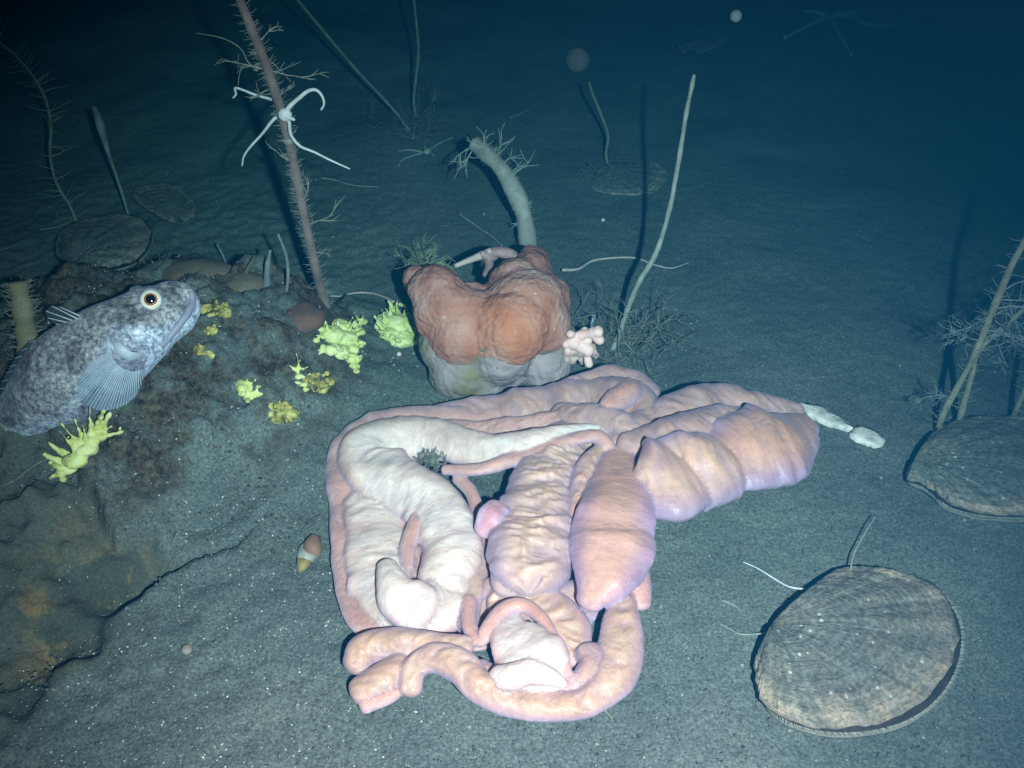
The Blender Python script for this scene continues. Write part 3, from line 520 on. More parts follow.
# ================================================================== PINK CORAL
def build_coral():
    mb = MB(); Y = 0.512
    trunk = [(570, 352), (572, 345), (580, 340), (590, 334)]
    def pt(x, y, d=0): return PY(x, y, Y-d)
    for a, b, r0, r1 in (((570, 350), (586, 338), 6, 7), ((572, 342), (588, 350), 7, 6), ((578, 336), (598, 332), 5, 5.5), ((592, 332), (600, 340), 5, 4.5), ((568, 350), (566, 360), 4, 3.6), ((574, 350), (573, 361), 4, 3.4), ((580, 350), (583, 361), 4.5, 3.8), ((586, 350), (589, 364), 4, 3.8),
                         ((586, 346), (596, 355), 4, 3.6), ((584, 346), (592, 347), 4, 3.6), ((574, 336), (570, 334), 4, 4), ((580, 334), (585, 330), 4, 3.2), ((569, 342), (566, 344), 5, 4)):
        p, q = pt(*a, RND.uniform(0, .006)), pt(*b, RND.uniform(-.004, .010)); s_ = sc(p)
        mb.tube([p.lerp(q, i/5) for i in range(6)], [s_*(r0+(r1-r0)*i/5)*(1+.12*math.sin(i*2.1)) for i in range(6)], 10); mb.blob(q, r1*s_*1.12, 2); mb.blob(p, r0*s_, 2)
    V, F, NN = remesh(mb.v, mb.f, .0007, 2); V = V+NN*(.0005*n3(V, 260, 2))[:, None]
    o = link('knobbly_coral', V, F, M_pinkc, None, PT(575, 362)); tag(o, 'small pale pink coral with stubby round fingers at the right edge of the orange sponge', 'coral')
build_coral()

# ================================================================== TWIGS AND STALKS
def twig(mb, p, d, ln, r, depth, spread=.7, seg=4, kids=3, n=4, curl=.25):
    pts = [Vector(p)]; d = Vector(d).normalized()
    for i in range(seg):
        d = (d+Vector((RND.uniform(-1, 1), RND.uniform(-1, 1), RND.uniform(-1, 1)))*curl).normalized(); pts.append(pts[-1]+d*ln/seg)
    mb.tube(pts, [r*(1-.55*i/seg) for i in range(seg+1)], n, cap=False)
    if depth > 0:
        for k in range(kids):
            i = RND.randint(1, seg); dd = (d+Vector((RND.uniform(-1, 1), RND.uniform(-1, 1), RND.uniform(-1, 1)))*spread*1.4).normalized()
            twig(mb, pts[i], dd, ln*.55, r*.65, depth-1, spread, max(2, seg-1), kids, n, curl)
def bristles(pts, rad, n, ln, name, parent, mat=M_bristle, sides=None, r=.00022, depth=0, lo=0, hi=1):
    mb = MB(); m = len(pts)
    for k in range(n):
        u = RND.uniform(lo, hi)*(m-1); i = min(int(u), m-2); p = pts[i].lerp(pts[i+1], u-i); t = (pts[i+1]-pts[i]).normalized()
        d = Vector((RND.uniform(-1, 1), RND.uniform(-1, 1), RND.uniform(-1, 1)))
        if sides: d.x = abs(d.x)*sides
        d = (d-t*d.dot(t)).normalized(); rr = rad[i] if hasattr(rad, '__len__') else rad
        twig(mb, p+d*rr*.7, d+t*.3, ln*RND.uniform(.4, 1.2), r, depth, seg=3, kids=2, n=3)
    o = mb.build(name, mat, parent); o['kind'] = 'stuff'; return o
def stalkpts(px, base_h=0., Ytop=None, n=8, Ylean=0.):
    """px list from base upward; base sits on terrain, y moves linearly to the top"""
    b = PT(px[0][0], px[0][1], base_h); out = []
    L_ = len(px)-1
    for i, q in enumerate(px): out.append(b if i == 0 else PY(q[0], q[1], b.y+Ylean*i/L_))
    b2 = b.copy(); b2.z -= .004; b2.y += .0; out[0] = b2
    return spline(out, n)
def stalk(name, px, r0, r1, mat, label, cat='stalk', lean=.0, jit=.08, part='stem', brs=None, loose=False, n=8):
    pts = stalkpts(px, Ylean=lean); s0, s1 = sc(pts[0]), sc(pts[-1]); m = len(pts)
    rad = [(r0*s0+(r1*s1-r0*s0)*i/(m-1)) for i in range(m)]
    rad = [r*(1+.16*float(vnoise(np.array([i*.37]), np.array([px[0][0]*.7]), 3)[0])) for i, r in enumerate(rad)]
    if brs or loose:
        root = thing(name, pts[0]+Vector((0, 0, .004)), label, cat); MB().tube(pts, rad, n, jit).build(part, mat, root)
        if brs: bristles(pts, rad, *brs[:2], 'bristles', root, **(brs[2] if len(brs) > 2 else {}))
        return root, pts, rad
    o = MB().tube(pts, rad, n, jit).build(name, mat, None, pts[0]); tag(o, label, cat); return o, pts, rad
RND.seed(11)
# tall thick stalk with white brittle star
tall, tp, tr = stalk('hydroid_stalk', [(326, 305), (318, 278), (306, 225), (298, 185), (291, 150), (281, 110), (266, 65), (248, 20), (228, -30)], 5.2, 4.6, M_stalk, 'tallest grey pink stalk with a white brittle star clinging to it, behind the mound', 'sea whip', lean=-.01, jit=.05, brs=(560, .0055, dict(depth=0, r=.0002)), n=14)
mbx = MB()
for (x, y, dx, dy, l) in ((311, 205, .6, -.8, .017), (306, 225, .8, -.2, .022), (313, 200, .1, -1, .014), (290, 165, -.8, -.5, .013), (279, 100, .7, -.7, .012), (276, 90, -.9, .2, .014), (270, 72, -1, -.4, .020), (272, 70, 1, .2, .02), (318, 250, .9, -.1, .010), (258, 45, .9, -.5, .010)):
    p = min(tp, key=lambda q: (q-PY(x, y, q.y)).length); twig(mbx, p, (dx, -.1, -dy), l, .0005, 2, .5, 5, 3, 4, .2)
o = mbx.build('side_twigs', M_bristle, tall); o['kind'] = 'stuff'
p = min(tp, key=lambda q: (q-PY(286, 139, q.y)).length); i = tp.index(p)
MB().tube([tp[i-1].lerp(tp[i], .4), tp[i], tp[i].lerp(tp[i+1], .6)], [tr[i]*1.04, tr[i]*1.1, tr[i]*1.04], 14).build('pale_band', M_pale, tall)
# white brittle star on it
Ys = tp[len(tp)*5//8].y
def arm_px(px, Y, r0, r1, mat, parent, name='arm', dy=None, nn=8):
    P_ = [PY(x, y, Y+(dy[i] if dy else 0)) for i, (x, y) in enumerate(px)]; P_ = spline(P_, 6); s_ = sc(P_[0]); m = len(P_)
    return MB().tube(P_, [s_*(r0+(r1-r0)*i/(m-1)) for i in range(m)], nn, .06).build(name, mat, parent)
bs = thing('brittle_star', PY(284, 113, Ys-.006), 'white brittle star with long curling arms wrapped round the tallest stalk', 'brittle star')
MB().blob(PY(285, 115, Ys-.007), (.0042, .003, .0042), 3).build('disc', M_white, bs)
arm_px([(284, 114), (290, 106), (299, 98), (308, 91), (316, 90), (322, 96), (324, 104), (321, 110)], Ys-.007, 2.6, .9, M_white, bs)
arm_px([(286, 116), (289, 122), (291, 135), (300, 146), (314, 152), (330, 160), (350, 169)], Ys-.007, 2.2, .8, M_white, bs)
arm_px([(286, 116), (290, 118), (295, 120)], Ys-.009, 2.6, 1.4, M_white, bs)
arm_px([(283, 115), (278, 117), (273, 120), (262, 134), (251, 146), (244, 156), (242, 166)], Ys+.004, 2.2, .8, M_white, bs, dy=[-.006, 0, 0, 0, 0, 0, 0])
arm_px([(283, 112), (276, 102), (270, 99), (256, 95), (243, 90), (235, 88), (236, 94), (233, 98)], Ys+.006, 1.8, .9, M_white, bs, dy=[-.008, 0, 0, 0, 0, 0, 0, 0])
arm_px([(284, 112), (278, 100), (276, 90), (262, 70)], Ys+.008, .9, .5, M_white, bs)
# dim thin arms of a second one
bs2 = thing('brittle_star', PY(250, 68, Ys+.02), 'dim slender brittle star behind the upper part of the tallest stalk', 'brittle star')
MB().blob(PY(256, 68, Ys+.012), (.0022, .0018, .0022), 2).build('disc', M_dim, bs2)
arm_px([(256, 68), (248, 62), (240, 48), (222, 38), (196, 33)], Ys+.015, .9, .4, M_dim, bs2)
arm_px([(256, 68), (246, 66), (240, 72), (238, 86)], Ys+.015, .8, .4, M_dim, bs2)
arm_px([(258, 66), (270, 62), (280, 70), (291, 82)], Ys+.015, .8, .4, M_dim, bs2)

# bare pale stem right of centre
stalk('sea_whip', [(610, 351), (618, 338), (628, 308), (640, 280), (655, 255), (668, 215), (678, 165), (686, 115), (691, 90), (694, 75)], 3.0, 2.0, M_pale, 'long bare pale stem rising from a dark twiggy tuft right of the orange sponge', 'sea whip', lean=.06, jit=.13)
stalk('sea_whip', [(416, 136), (402, 120), (383, 98), (362, 76), (335, 45), (296, -2), (270, -30)], 1.9, 1.5, M_dim, 'dim thin stem leaning left across the dark water behind the thick cut stalk', 'sea whip', lean=.1)
stalk('sea_whip', [(416, 117), (414, 98), (418, 60), (418, 40), (414, 0), (412, -30)], 1.7, 1.3, M_dim, 'dim upright wavy stem at the top edge, beside the stem that leans left', 'sea whip', lean=.05)
stalk('sea_whip', [(611, 169), (606, 155), (608, 135), (600, 112), (593, 95), (589, 82)], 1.5, 1.6, M_dim, 'short kinked thin stem on the half buried scallop in the distance', 'sea whip', lean=.06)
# club shaped pen
def club():
    px = [(132, 227), (124, 200), (116, 175), (109, 155), (103, 135), (98, 117), (94, 107)]
    pts = stalkpts(px, Ylean=.03); s_ = sc(pts[0]); m = len(pts); rr = []
    for i in range(m):
        t = i/(m-1); rr.append(s_*(1.3+.5*t+2.6*math.exp(-((t-.74)/.17)**2)*(1 if t < .97 else .6)))
    root = thing('sea_pen', pts[0], 'slender club tipped blue grey sea pen standing on the upper left scallop', 'sea pen')
    k = m*45//100
    MB().tube(pts[:k+1], rr[:k+1], 10, .04).build('stem', M_dim, root); MB().tube(pts[k:], rr[k:], 10, .04).build('club', M_bluew2, root)
M_bluew2 = pmat('club_blue_grey', [(.3, (.12, .15, .17)), (.7, (.26, .29, .31))], 120, .7, 500, .0002)
club()
# feathery one
stalk('feathery_stalk', [(78, 224), (70, 206), (60, 190), (53, 172), (50, 150), (51, 125), (45, 98), (32, 75), (15, 55), (-5, 38)], 1.7, 1.2, M_dim, 'dim curving stem with sparse long side bristles at the far left', 'sea whip', lean=.04, brs=(90, .018, dict(r=.0003)))
# thick cut stalk
cut, ctp, ctr = stalk('cut_stalk', [(530, 262), (527, 235), (523, 212), (514, 190), (502, 170), (488, 155), (474, 143)], 9.5, 8.0, M_pale2 if 'M_pale2' in globals() else pmat('stalk_woolly', [(.3, (.28, .25, .22)), (.7, (.52, .47, .42))], 90, .95, 700, .0008), 'thick woolly grey stalk with a blunt cut end bending left behind the orange sponge', 'sea whip', lean=.055, jit=.05, brs=(160, .004, dict(depth=0)), n=18)
mbx = MB()
for (x, y, dx, dz, l) in ((486, 146, 0, 1, .022), (500, 158, .15, 1, .030), (492, 150, .4, .6, .014), (472, 150, -.5, -.9, .030), (471, 148, -1, -.2, .022), (520, 175, .6, .9, .028), (522, 168, .9, .6, .020), (527, 205, 1, .3, .012), (516, 222, -1, -.2, .010), (476, 140, -.6, .5, .008), (505, 165, .5, .8, .018), (530, 240, .9, .2, .008)):
    p = min(ctp, key=lambda q: (q-PY(x, y, q.y)).length); twig(mbx, p, (dx, -.25, dz), l*.85, .0008, 1, .8, 9, 7, 4, .22)
o = mbx.build('side_twigs', M_bristle, cut); o['kind'] = 'stuff'

# left tube with bristles
tb, tbp, tbr = stalk('tube_sponge', [(26, 372), (28, 350), (26, 330), (22, 305), (17, 282)], 11, 9.5, M_tube, 'yellowish tube with a fringe of bristles standing behind the back of the fish', 'sponge', lean=.01, jit=.04, brs=(230, .0065, dict(r=.00022)), n=16)
# small blades behind mound
stalk('sea_pen', [(266, 287), (267, 270), (270, 250)], 4.2, 1.6, M_bluew2, 'short blue grey blade behind the mound, left of the thin curved one', 'sea pen', lean=.0)
stalk('sea_pen', [(285, 293), (288, 275), (286, 255), (278, 234)], 1.8, 1.4, M_bluew2, 'thin curved blue grey blade between the short blade and the tallest stalk', 'sea pen', lean=.0)
stalk('sea_pen', [(228, 268), (224, 258), (217, 244)], 1.8, 1.2, M_bluew2, 'tiny grey blade behind the oval tan sponge', 'sea pen', lean=.0)
stalk('sea_pen', [(242, 274), (248, 268), (254, 257)], 3.0, .8, M_tan, 'small pointed brown flap between the oval tan sponge and the blue grey blades', 'sponge', lean=.0)
stalk('polyp', [(592, 334), (592, 325), (594, 315)], 1.9, 1.7, M_bluew, 'tiny pale blue polyp standing upright above the pink coral', 'polyp')

# right hand stems and wool
M_rstem = pmat('stem_yellow_grey', [(.3, (.20, .20, .14)), (.7, (.36, .35, .26))], 120, .85, 700, .0004)
r1, r1p, r1r = stalk('woolly_stem', [(936, 436), (944, 412), (956, 390), (972, 360), (985, 330), (999, 295), (1012, 265), (1026, 240), (1060, 190)], 3.0, 4.0, M_rstem, 'longest pale stem with woolly tufts, leaning off the right edge from its scallop', 'sea whip', lean=.0, brs=(90, .008, dict(depth=0)))
stalk('woolly_stem', [(957, 432), (962, 410), (970, 382), (978, 352), (1000, 330), (1030, 305), (1070, 280)], 3.4, 2.4, M_rstem, 'second stem on the right hand scallop, thinner and branching from behind the longest', 'sea whip', lean=.0, brs=(60, .008, dict(depth=0)))
stalk('woolly_stem', [(1010, 426), (1017, 408), (1028, 385), (1044, 355)], 3.0, 2.6, M_rstem, 'stump of a stem at the right edge of the picture, on the right hand scallop', 'sea whip', lean=.0, brs=(30, .006))
mbx = MB(); RND.seed(5)
M_wool = pmat('wool_blue_grey', [(.3, (.16, .22, .22)), (.7, (.30, .36, .36))], 200, .9, 700, .0002)
for (x, y, dx, dz, l) in ((990, 318, 1, .3, .035), (996, 300, 1, .2, .035), (1005, 320, .8, -.4, .032), (985, 330, 1, -.3, .035), (1000, 310, .9, .7, .028), (972, 352, .8, .3, .022), (985, 318, -.8, .3, .014), (978, 340, -.9, .1, .016), (950, 398, -.8, .4, .014), (1008, 290, 1, .2, .03), (1010, 330, 1, -.1, .03), (1015, 305, .4, -.8, .03)):
    q = min(r1p, key=lambda q: (q-PY(x, y, q.y)).length); p = PY(x, y, q.y-.004*RND.random())
    twig(mbx, q if (p-q).length > .03 else p.lerp(q, .6), (dx, RND.uniform(-.3, .3), dz), l*1.2, .0006, 3, .8, 5, 4, 3, .3)
o = mbx.build('wool', M_wool, r1); o['kind'] = 'stuff'

# dark twiggy tufts
def tuft(name, cx, cy, n, ln, mat, label, cat='hydroid tuft', depth=2, r=.0004, wide=10, up=.9, seed=1, h=0, curl=.3):
    RND.seed(seed); mb = MB(); c = PT(cx, cy, h)
    mb.blob(c, (.003, .003, .0015), 2)
    for k in range(n):
        p = c+Vector((RND.gauss(0, wide*.0002), RND.gauss(0, wide*.0002), 0)); twig(mb, p, (RND.uniform(-1, 1), RND.uniform(-.7, .7), up*RND.random()), ln*RND.uniform(.5, 1), r, depth, .8, 4, 3, 4, curl)
    o = mb.build(name, mat, None, c); tag(o, label, cat, kind=None); return o
tuft('twiggy_tuft', 622, 342, 60, .034, M_twig, 'dark twiggy tuft round the foot of the long bare pale stem', seed=2, depth=2, r=.0006, wide=75, curl=.5)
tuft('twiggy_tuft', 590, 350, 8, .025, M_twig, 'small dark twiggy tuft just behind the pink coral fingers', seed=12, depth=2)
tuft('twiggy_tuft', 412, 138, 16, .05, M_twig, 'dark straggly tuft at the foot of the two dim stems far behind', seed=3, depth=2)
M_ylt = pmat('tuft_yellow_grey', [(.3, (.16, .18, .13)), (.55, (.30, .34, .22)), (.7, (.62, .68, .30))], 90, .9, 700, .0002)
tuft('hydroid_tuft', 426, 268, 26, .020, M_ylt, 'small yellowish bushy tuft peeping over the left knob of the orange sponge', seed=4, depth=2, h=.047, up=1.)
tuft('debris_tuft', 432, 459, 80, .0045, pmat('debris', [(.3, (.07, .075, .065)), (.7, (.30, .31, .27))], 300, .9, 700, .0002), 'little clump of grey debris caught in the elbow of the worm', 'debris', depth=1, r=.0006, wide=20, seed=6, h=.017)
tuft('twiggy_tuft', 600, 178, 6, .03, M_twig, 'sparse dark curls on the half buried scallop in the distance', seed=9, depth=1, r=.0005)

# thin filaments lying on the silt
def filament(name, px, r, mat, label, cat, h=2., n=6, taper=.5):
    hs = h if hasattr(h, '__len__') else [h]*len(px)
    pts = spline([PT(x, y, hh*.001) for (x, y), hh in zip(px, hs)], n); s_ = sc(pts[0]); m = len(pts)
    o = MB().tube(pts, [r*s_*(1-(1-taper)*i/(m-1)) for i in range(m)], 6, .05).build(name, mat, None, pts[0]); tag(o, label, cat); return o
filament('feeding_arm', [(562, 270), (578, 269), (592, 261), (612, 258), (635, 258), (655, 265), (672, 268), (690, 262)], 1.7, M_fil, 'thin pink arm reaching right from behind the orange sponge past the pale stem', 'arm', h=[8, 6, 4, 4, 3, 2, 1, 1], taper=.3)
filament('feeding_arm', [(394, 302), (384, 297), (370, 293), (354, 293), (342, 296), (330, 296)], 1.3, M_fil, 'thin pink arm lying between the tallest stalk and the frilly yellow sponge', 'arm', h=[8, 6, 4, 3, 2, 2], taper=.6)
filament('white_thread', [(813, 590), (795, 588), (785, 585), (770, 576), (757, 568), (743, 562)], 1.2, M_white, 'bright white thread stretching left from the nearest scallop', 'thread', h=[6, 4, 3, 3, 4, 5])
filament('white_thread', [(771, 633), (755, 634), (740, 634), (728, 628), (720, 624)], .9, M_bristle, 'faint short thread left of the hinge of the nearest scallop', 'thread', h=[6, 3, 1, 1, 1])
filament('grey_thread', [(850, 574), (853, 556), (860, 542), (868, 528), (876, 516)], 1.1, M_bristle, 'stiff grey thread rising from the top edge of the nearest scallop', 'thread', h=[10, 10, 10, 12, 12])
filament('grass_blade', [(588, 692), (598, 704), (610, 716), (612, 722)], 1.2, M_ylt, 'short yellowish stub on the silt just under the lowest worm loop', 'debris', h=1)
filament('thin_twig', [(320, 178), (335, 180), (352, 185), (378, 187)], .8, M_bristle, 'fine broken twig lying far behind, right of the tallest stalk', 'twig', h=1)
filament('thin_twig', [(458, 213), (475, 225), (490, 235), (503, 246)], .9, M_bristle, 'thin straight twig lying behind the orange sponge, left of the thick stalk', 'twig', h=2)
filament('thin_twig', [(722, 600), (735, 606), (742, 612)], .6, M_bristle, 'tiny twig on open silt left of the nearest scallop', 'twig', h=1)
filament('thin_twig', [(510, 118), (522, 113), (533, 106), (538, 97)], 1.0, M_dim, 'dim curved twig far behind, right of the blunt end of the thick stalk', 'twig', h=2)
filament('thin_twig', [(0, 250), (12, 246), (25, 240)], .8, M_dim, 'pale twig by the left edge, above the yellowish tube', 'twig', h=2)
filament('thin_twig', [(40, 230), (60, 226), (75, 218), (88, 210)], .9, M_dim, 'curved twig lying across the foot of the feathery stem', 'twig', h=3)
filament('thin_twig', [(0, 487), (15, 480), (30, 468), (45, 460), (58, 458)], 1.2, M_twig, 'dark twig at the left edge beside the spiny yellow sponge', 'twig', h=2)
filament('thin_twig', [(905, 280), (911, 300), (908, 318)], .7, M_twig, 'hair thin dark twig on open silt left of the right edge', 'twig', h=2) if False else None

# distant brittle stars
b3 = thing('brittle_star', PT(832, 18, .004), 'dim brittle star sprawled far away near the top edge', 'brittle star')
def arm_t(px, r0, r1, mat, parent, h=.003):
    pts = spline([PT(x, y, h) for x, y in px], 6); s_ = sc(pts[0]); m = len(pts)
    return MB().tube(pts, [s_*(r0+(r1-r0)*i/(m-1)) for i in range(m)], 6, .05).build('arm', mat, parent)
MB().blob(PT(832, 17, .005), (.006, .007, .003), 2).build('disc', M_white, b3)
for a in ([(828, 17), (812, 24), (800, 30), (784, 38)], [(832, 18), (838, 32), (845, 44), (852, 56)], [(836, 15), (850, 16), (866, 24), (888, 26), (912, 21)], [(826, 16), (815, 12), (805, 11)], [(836, 15), (845, 12), (858, 12)]): arm_t(a, 3.0, 1.2, M_white, b3)
b4 = thing('brittle_star', PT(424, 153, .004), 'small pale brittle star on the silt at the foot of the two dim stems', 'brittle star')
MB().blob(PT(427, 151, .006), (.004, .005, .003), 2).build('disc', M_pale, b4)
for a in ([(424, 152), (412, 156), (402, 160), (398, 166)], [(424, 152), (410, 150), (398, 151)], [(428, 150), (440, 143), (454, 137)], [(429, 151), (434, 156)], [(425, 149), (424, 143), (428, 138)]): arm_t(a, 1.3, .6, M_pale, b4)

# mauve star draped behind the orange sponge
ms = thing('sea_star', PZ(485, 262, .05), 'mauve sea star with a pale arm, draped over the saddle behind the orange sponge', 'sea star')
ysr = PZ(480, 268, .055).y
for px, r in (([(518, 262), (508, 254), (496, 252), (482, 256)], (7, 5.0)), ([(492, 252), (480, 256), (470, 260), (455, 266)], (5.0, 2.4)), ([(488, 254), (489, 265), (484, 276)], (6.5, 2.2))):
    P_ = spline([PY(x, y, ysr-.004) for x, y in px], 6); s_ = sc(P_[0]); m = len(P_)
    MB().tube(P_, [s_*(r[0]+(r[1]-r[0])*i/(m-1)) for i in range(m)], 10, .04).build('arm', M_mauve if px[0][0] != 492 else M_fil, ms)
MB().blob(PY(490, 256, ysr-.004), (.0062, .004, .004), 3).build('disc', M_mauve, ms)

# oval tan sponge and other lumps
def lump(name, px, py, h, rx, ry, rz, mat, label, cat, nz=.0012, seed=1, rot=0.):
    c = PT(px, py, h); bm = bmesh.new(); bmesh.ops.create_icosphere(bm, subdivisions=4, radius=1)
    s_ = sc(c); V = np.array([(v.co.x*rx*s_, v.co.y*ry*s_, v.co.z*rz*s_) for v in bm.verts]); F = [[v.index for v in f.verts] for f in bm.faces]; bm.free()
    ca, sa = math.cos(rot), math.sin(rot); V = np.stack([V[:, 0]*ca-V[:, 2]*sa, V[:, 1], V[:, 0]*sa+V[:, 2]*ca], -1)
    V = V+np.array(c); nrm = V-np.array(c); nrm /= np.linalg.norm(nrm, axis=1)[:, None]
    V = V+nrm*(nz*n3(V, 110, seed)+nz*.4*n3(V, 350, seed+3))[:, None]
    o = link(name, V, F, mat, None, c); tag(o, label, cat); return o
lump('oval_sponge', 196, 274, -.001, 39, 24, 13, M_tan, 'oval tan sponge on the mound crest just above the head of the fish', 'sponge')
lump('tan_lump', 245, 283, -.003, 22, 18, 9, M_tan, 'low brown lump on the mound crest right of the oval tan sponge', 'sponge', seed=4)
lump('orange_patch', 300, 318, -.004, 26, 22, 12, pmat('crust_rust', [(.3, (.07, .06, .05)), (.55, (.16, .09, .07)), (.75, (.24, .12, .08))], 60, .9, 400, .0006), 'rust coloured lump at the right end of the mound, beside the tallest stalk', 'sponge', seed=5)
pb = thing('broken_shell', PT(306, 552, .002), 'small brown and ochre broken shell on the silt left of the worm', 'shell')
def patch(name, px, h, mat, parent, th=.0015, jag=0):
    if jag:
        q = catmull([(x, y) for x, y in px+px[:1]], 4)[:-1]; px = [(x+RND.uniform(-jag, jag), y+RND.uniform(-jag, jag)) for x, y in q]
    c = [PT(x, y, h) for x, y in px]; n = len(c); ce = sum(c, Vector())/n; top = [p for p in c]; mid = [p.lerp(ce, .35)+Vector((0, 0, th)) for p in c]
    v = top+mid+[ce+Vector((0, 0, th*1.15))]+[p-Vector((0, 0, .003)) for p in c]; f = []
    for i in range(n):
        j = (i+1) % n; f += [(i, j, n+j, n+i), (n+i, n+j, 2*n), (2*n+1+i, 2*n+1+j, j, i)]
    return link(name, v, f, mat, parent)
patch('brown_cap', [(304, 542), (312, 534), (320, 536), (322, 546), (318, 553), (308, 553), (303, 548)], .004, pmat('shell_brown', [(.3, (.20, .11, .07)), (.7, (.30, .17, .12))], 90, .6, 400, .0003), pb, .003)
patch('pale_flake', [(297, 552), (300, 545), (305, 541), (307, 552), (316, 556), (308, 560), (298, 560)], .002, M_pale, pb)
patch('ochre_flake', [(296, 558), (305, 558), (311, 561), (305, 568), (299, 571), (297, 565)], .0015, pmat('shell_ochre', [(.3, (.26, .19, .05)), (.7, (.38, .30, .12))], 90, .7, 400, .0003), pb)
lump('round_pebble', 187, 649, .000, 6, 6, 5, M_spbase, 'small round grey pebble low on the left slope', 'pebble', nz=.0005)
lump('pebble', 146, 646, .000, 6, 5, 5, M_pale, 'pale rough pebble just left of the round grey one', 'pebble', nz=.0014, seed=3)
lump('glassy_grain', 908, 0+423, .002, 3.6, 3.6, 3.2, M_grit, 'bright white grain on the right hand scallop between its stems', 'pebble', nz=.0002) if False else lump('white_grain', 983, 424, .004, 3.4, 3.4, 3.0, M_grit, 'bright white grain on the right hand scallop between its stems', 'pebble', nz=.0002)
lump('white_grain', 603, 220, .002, 2.0, 2.0, 2.0, M_grit, 'single bright white grain behind the orange sponge, left of the pale stem', 'pebble', nz=.0001)
lump('pink_grain', 363, 354, .002, 2.4, 2.4, 2.2, M_pinkc, 'tiny pink bead on the mound just left under the frilly yellow sponge', 'pebble', nz=.0001) if False else lump('pink_bead', 399, 354, .002, 2.4, 2.4, 2.2, M_pinkc, 'tiny pink bead on the silt under the frilly yellow sponge', 'pebble', nz=.0001)
# drifting flocks near the camera
for (x, y, d, r, lb) in ((736, 16, .55, 6.0, 'pale round flock drifting near the top edge, out over the far seabed'), (578, 60, .50, 12, 'faint larger flock drifting above the kinked stem')):
    p = CAMP+Vector(ray(x, y)*d); mb = MB(); mb.blob(p, r*sc(p), 3); o = mb.build('drifting_flock', M_jelly if r < 8 else pmat('faint_flock', [(.3, (.1, .12, .12)), (.7, (.15, .17, .18))], 150, .8, 500, .0002, alpha=.12), None, p); tag(o, lb, 'particle')

# white chalky shell fragments right of the worm
frg = thing('chalky_shell', PT(845, 425, 0), 'narrow chalk white shell strip in two pieces right of the worm', 'shell')
patch('piece', [(800, 402), (812, 403), (822, 406), (830, 412), (845, 420), (856, 428), (851, 429), (834, 425), (820, 419), (808, 413)], .003, M_shellc, frg, .0004, 1.)
patch('piece', [(852, 429), (862, 425), (874, 430), (884, 438), (882, 444), (868, 443), (856, 438), (850, 434)], .004, M_shellc, frg, .0007, 1.)

# ================================================================== SCALLOPS
def M_shell(name, base, rim, sil):
    m = bpy.data.materials.new(name); nt, N, L, B = nodes(m); co = N.new('ShaderNodeTexCoord').outputs['Object']
    a = N.new('ShaderNodeVertexColor'); a.layer_name = 'grow'; s_ = N.new('ShaderNodeSeparateColor'); L.new(a.outputs[0], s_.inputs[0])
    r = ramp(N, [(0, base), (.72, base), (.86, tuple(.5*(x+y) for x, y in zip(base, rim))), (.93, rim), (1, tuple(x*.8 for x in rim))]); L.new(s_.outputs[0], r.inputs[0])
    n = tex(N, L, 'ShaderNodeTexNoise', 40, co, 5, .6); rr = ramp(N, [(.40, (0, 0, 0)), (.64, (1, 1, 1))]); L.new(n.outputs[0], rr.inputs[0])
    c = mix(N, L, mix(N, L, 1., rr.outputs[0], (.75, .75, .75), 'MULTIPLY'), r.outputs[0], sil)
    n2 = tex(N, L, 'ShaderNodeTexNoise', 420, co, 4, .7); r2 = ramp(N, [(.3, (.5, .5, .5)), (.5, (1, 1, 1)), (.7, (1.7, 1.65, 1.6))]); L.new(n2.outputs[0], r2.inputs[0])
    c = mix(N, L, 1., c, r2.outputs[0], 'MULTIPLY')
    v = tex(N, L, 'ShaderNodeTexVoronoi', 170, co); r3 = ramp(N, [(.08, (1, 1, 1)), (.2, (0, 0, 0))]); L.new(v.outputs['Distance'], r3.inputs[0])
    v2 = tex(N, L, 'ShaderNodeTexNoise', 60, co, 1); r4 = ramp(N, [(.52, (0, 0, 0)), (.58, (1, 1, 1))]); L.new(v2.outputs[0], r4.inputs[0])
    c = mix(N, L, mix(N, L, 1., r3.outputs[0], r4.outputs[0], 'MULTIPLY'), c, (.55, .55, .5))
    L.new(c, B.inputs['Base Color']); B.inputs['Roughness'].default_value = .8; B.inputs['Specular IOR Level'].default_value = .3
    wv = N.new('ShaderNodeTexNoise'); wv.inputs['Scale'].default_value = 1.; mp = N.new('ShaderNodeMapping'); mp.inputs['Scale'].default_value = (45, 3, 1); L.new(a.outputs[0], mp.inputs[0]); L.new(mp.outputs[0], wv.inputs['Vector'])
    mp2 = N.new('ShaderNodeMapping'); mp2.inputs['Scale'].default_value = (2.5, 42, 1); L.new(a.outputs[0], mp2.inputs[0]); wr = N.new('ShaderNodeTexNoise'); wr.inputs['Scale'].default_value = 1.; L.new(mp2.outputs[0], wr.inputs['Vector'])
    r6 = ramp(N, [(.36, (.86, .86, .86)), (.64, (1.14, 1.12, 1.08))]); L.new(wv.outputs[0], r6.inputs[0]); c = mix(N, L, 1., c, r6.outputs[0], 'MULTIPLY')
    r7 = ramp(N, [(.40, (.88, .88, .88)), (.66, (1.25, 1.23, 1.2))]); L.new(wr.outputs[0], r7.inputs[0]); c = mix(N, L, 1., c, r7.outputs[0], 'MULTIPLY'); L.new(c, B.inputs['Base Color'])
    b = bump(N, L, n2.outputs[0], .0010); b = bump(N, L, wv.outputs[0], .0008, 1., b); b = bump(N, L, wr.outputs[0], .0009, 1., b); L.new(b.outputs[0], B.inputs['Normal']); return m
MS1 = M_shell('scallop_shell', (.16, .165, .145), (.36, .30, .24), (.125, .155, .15))
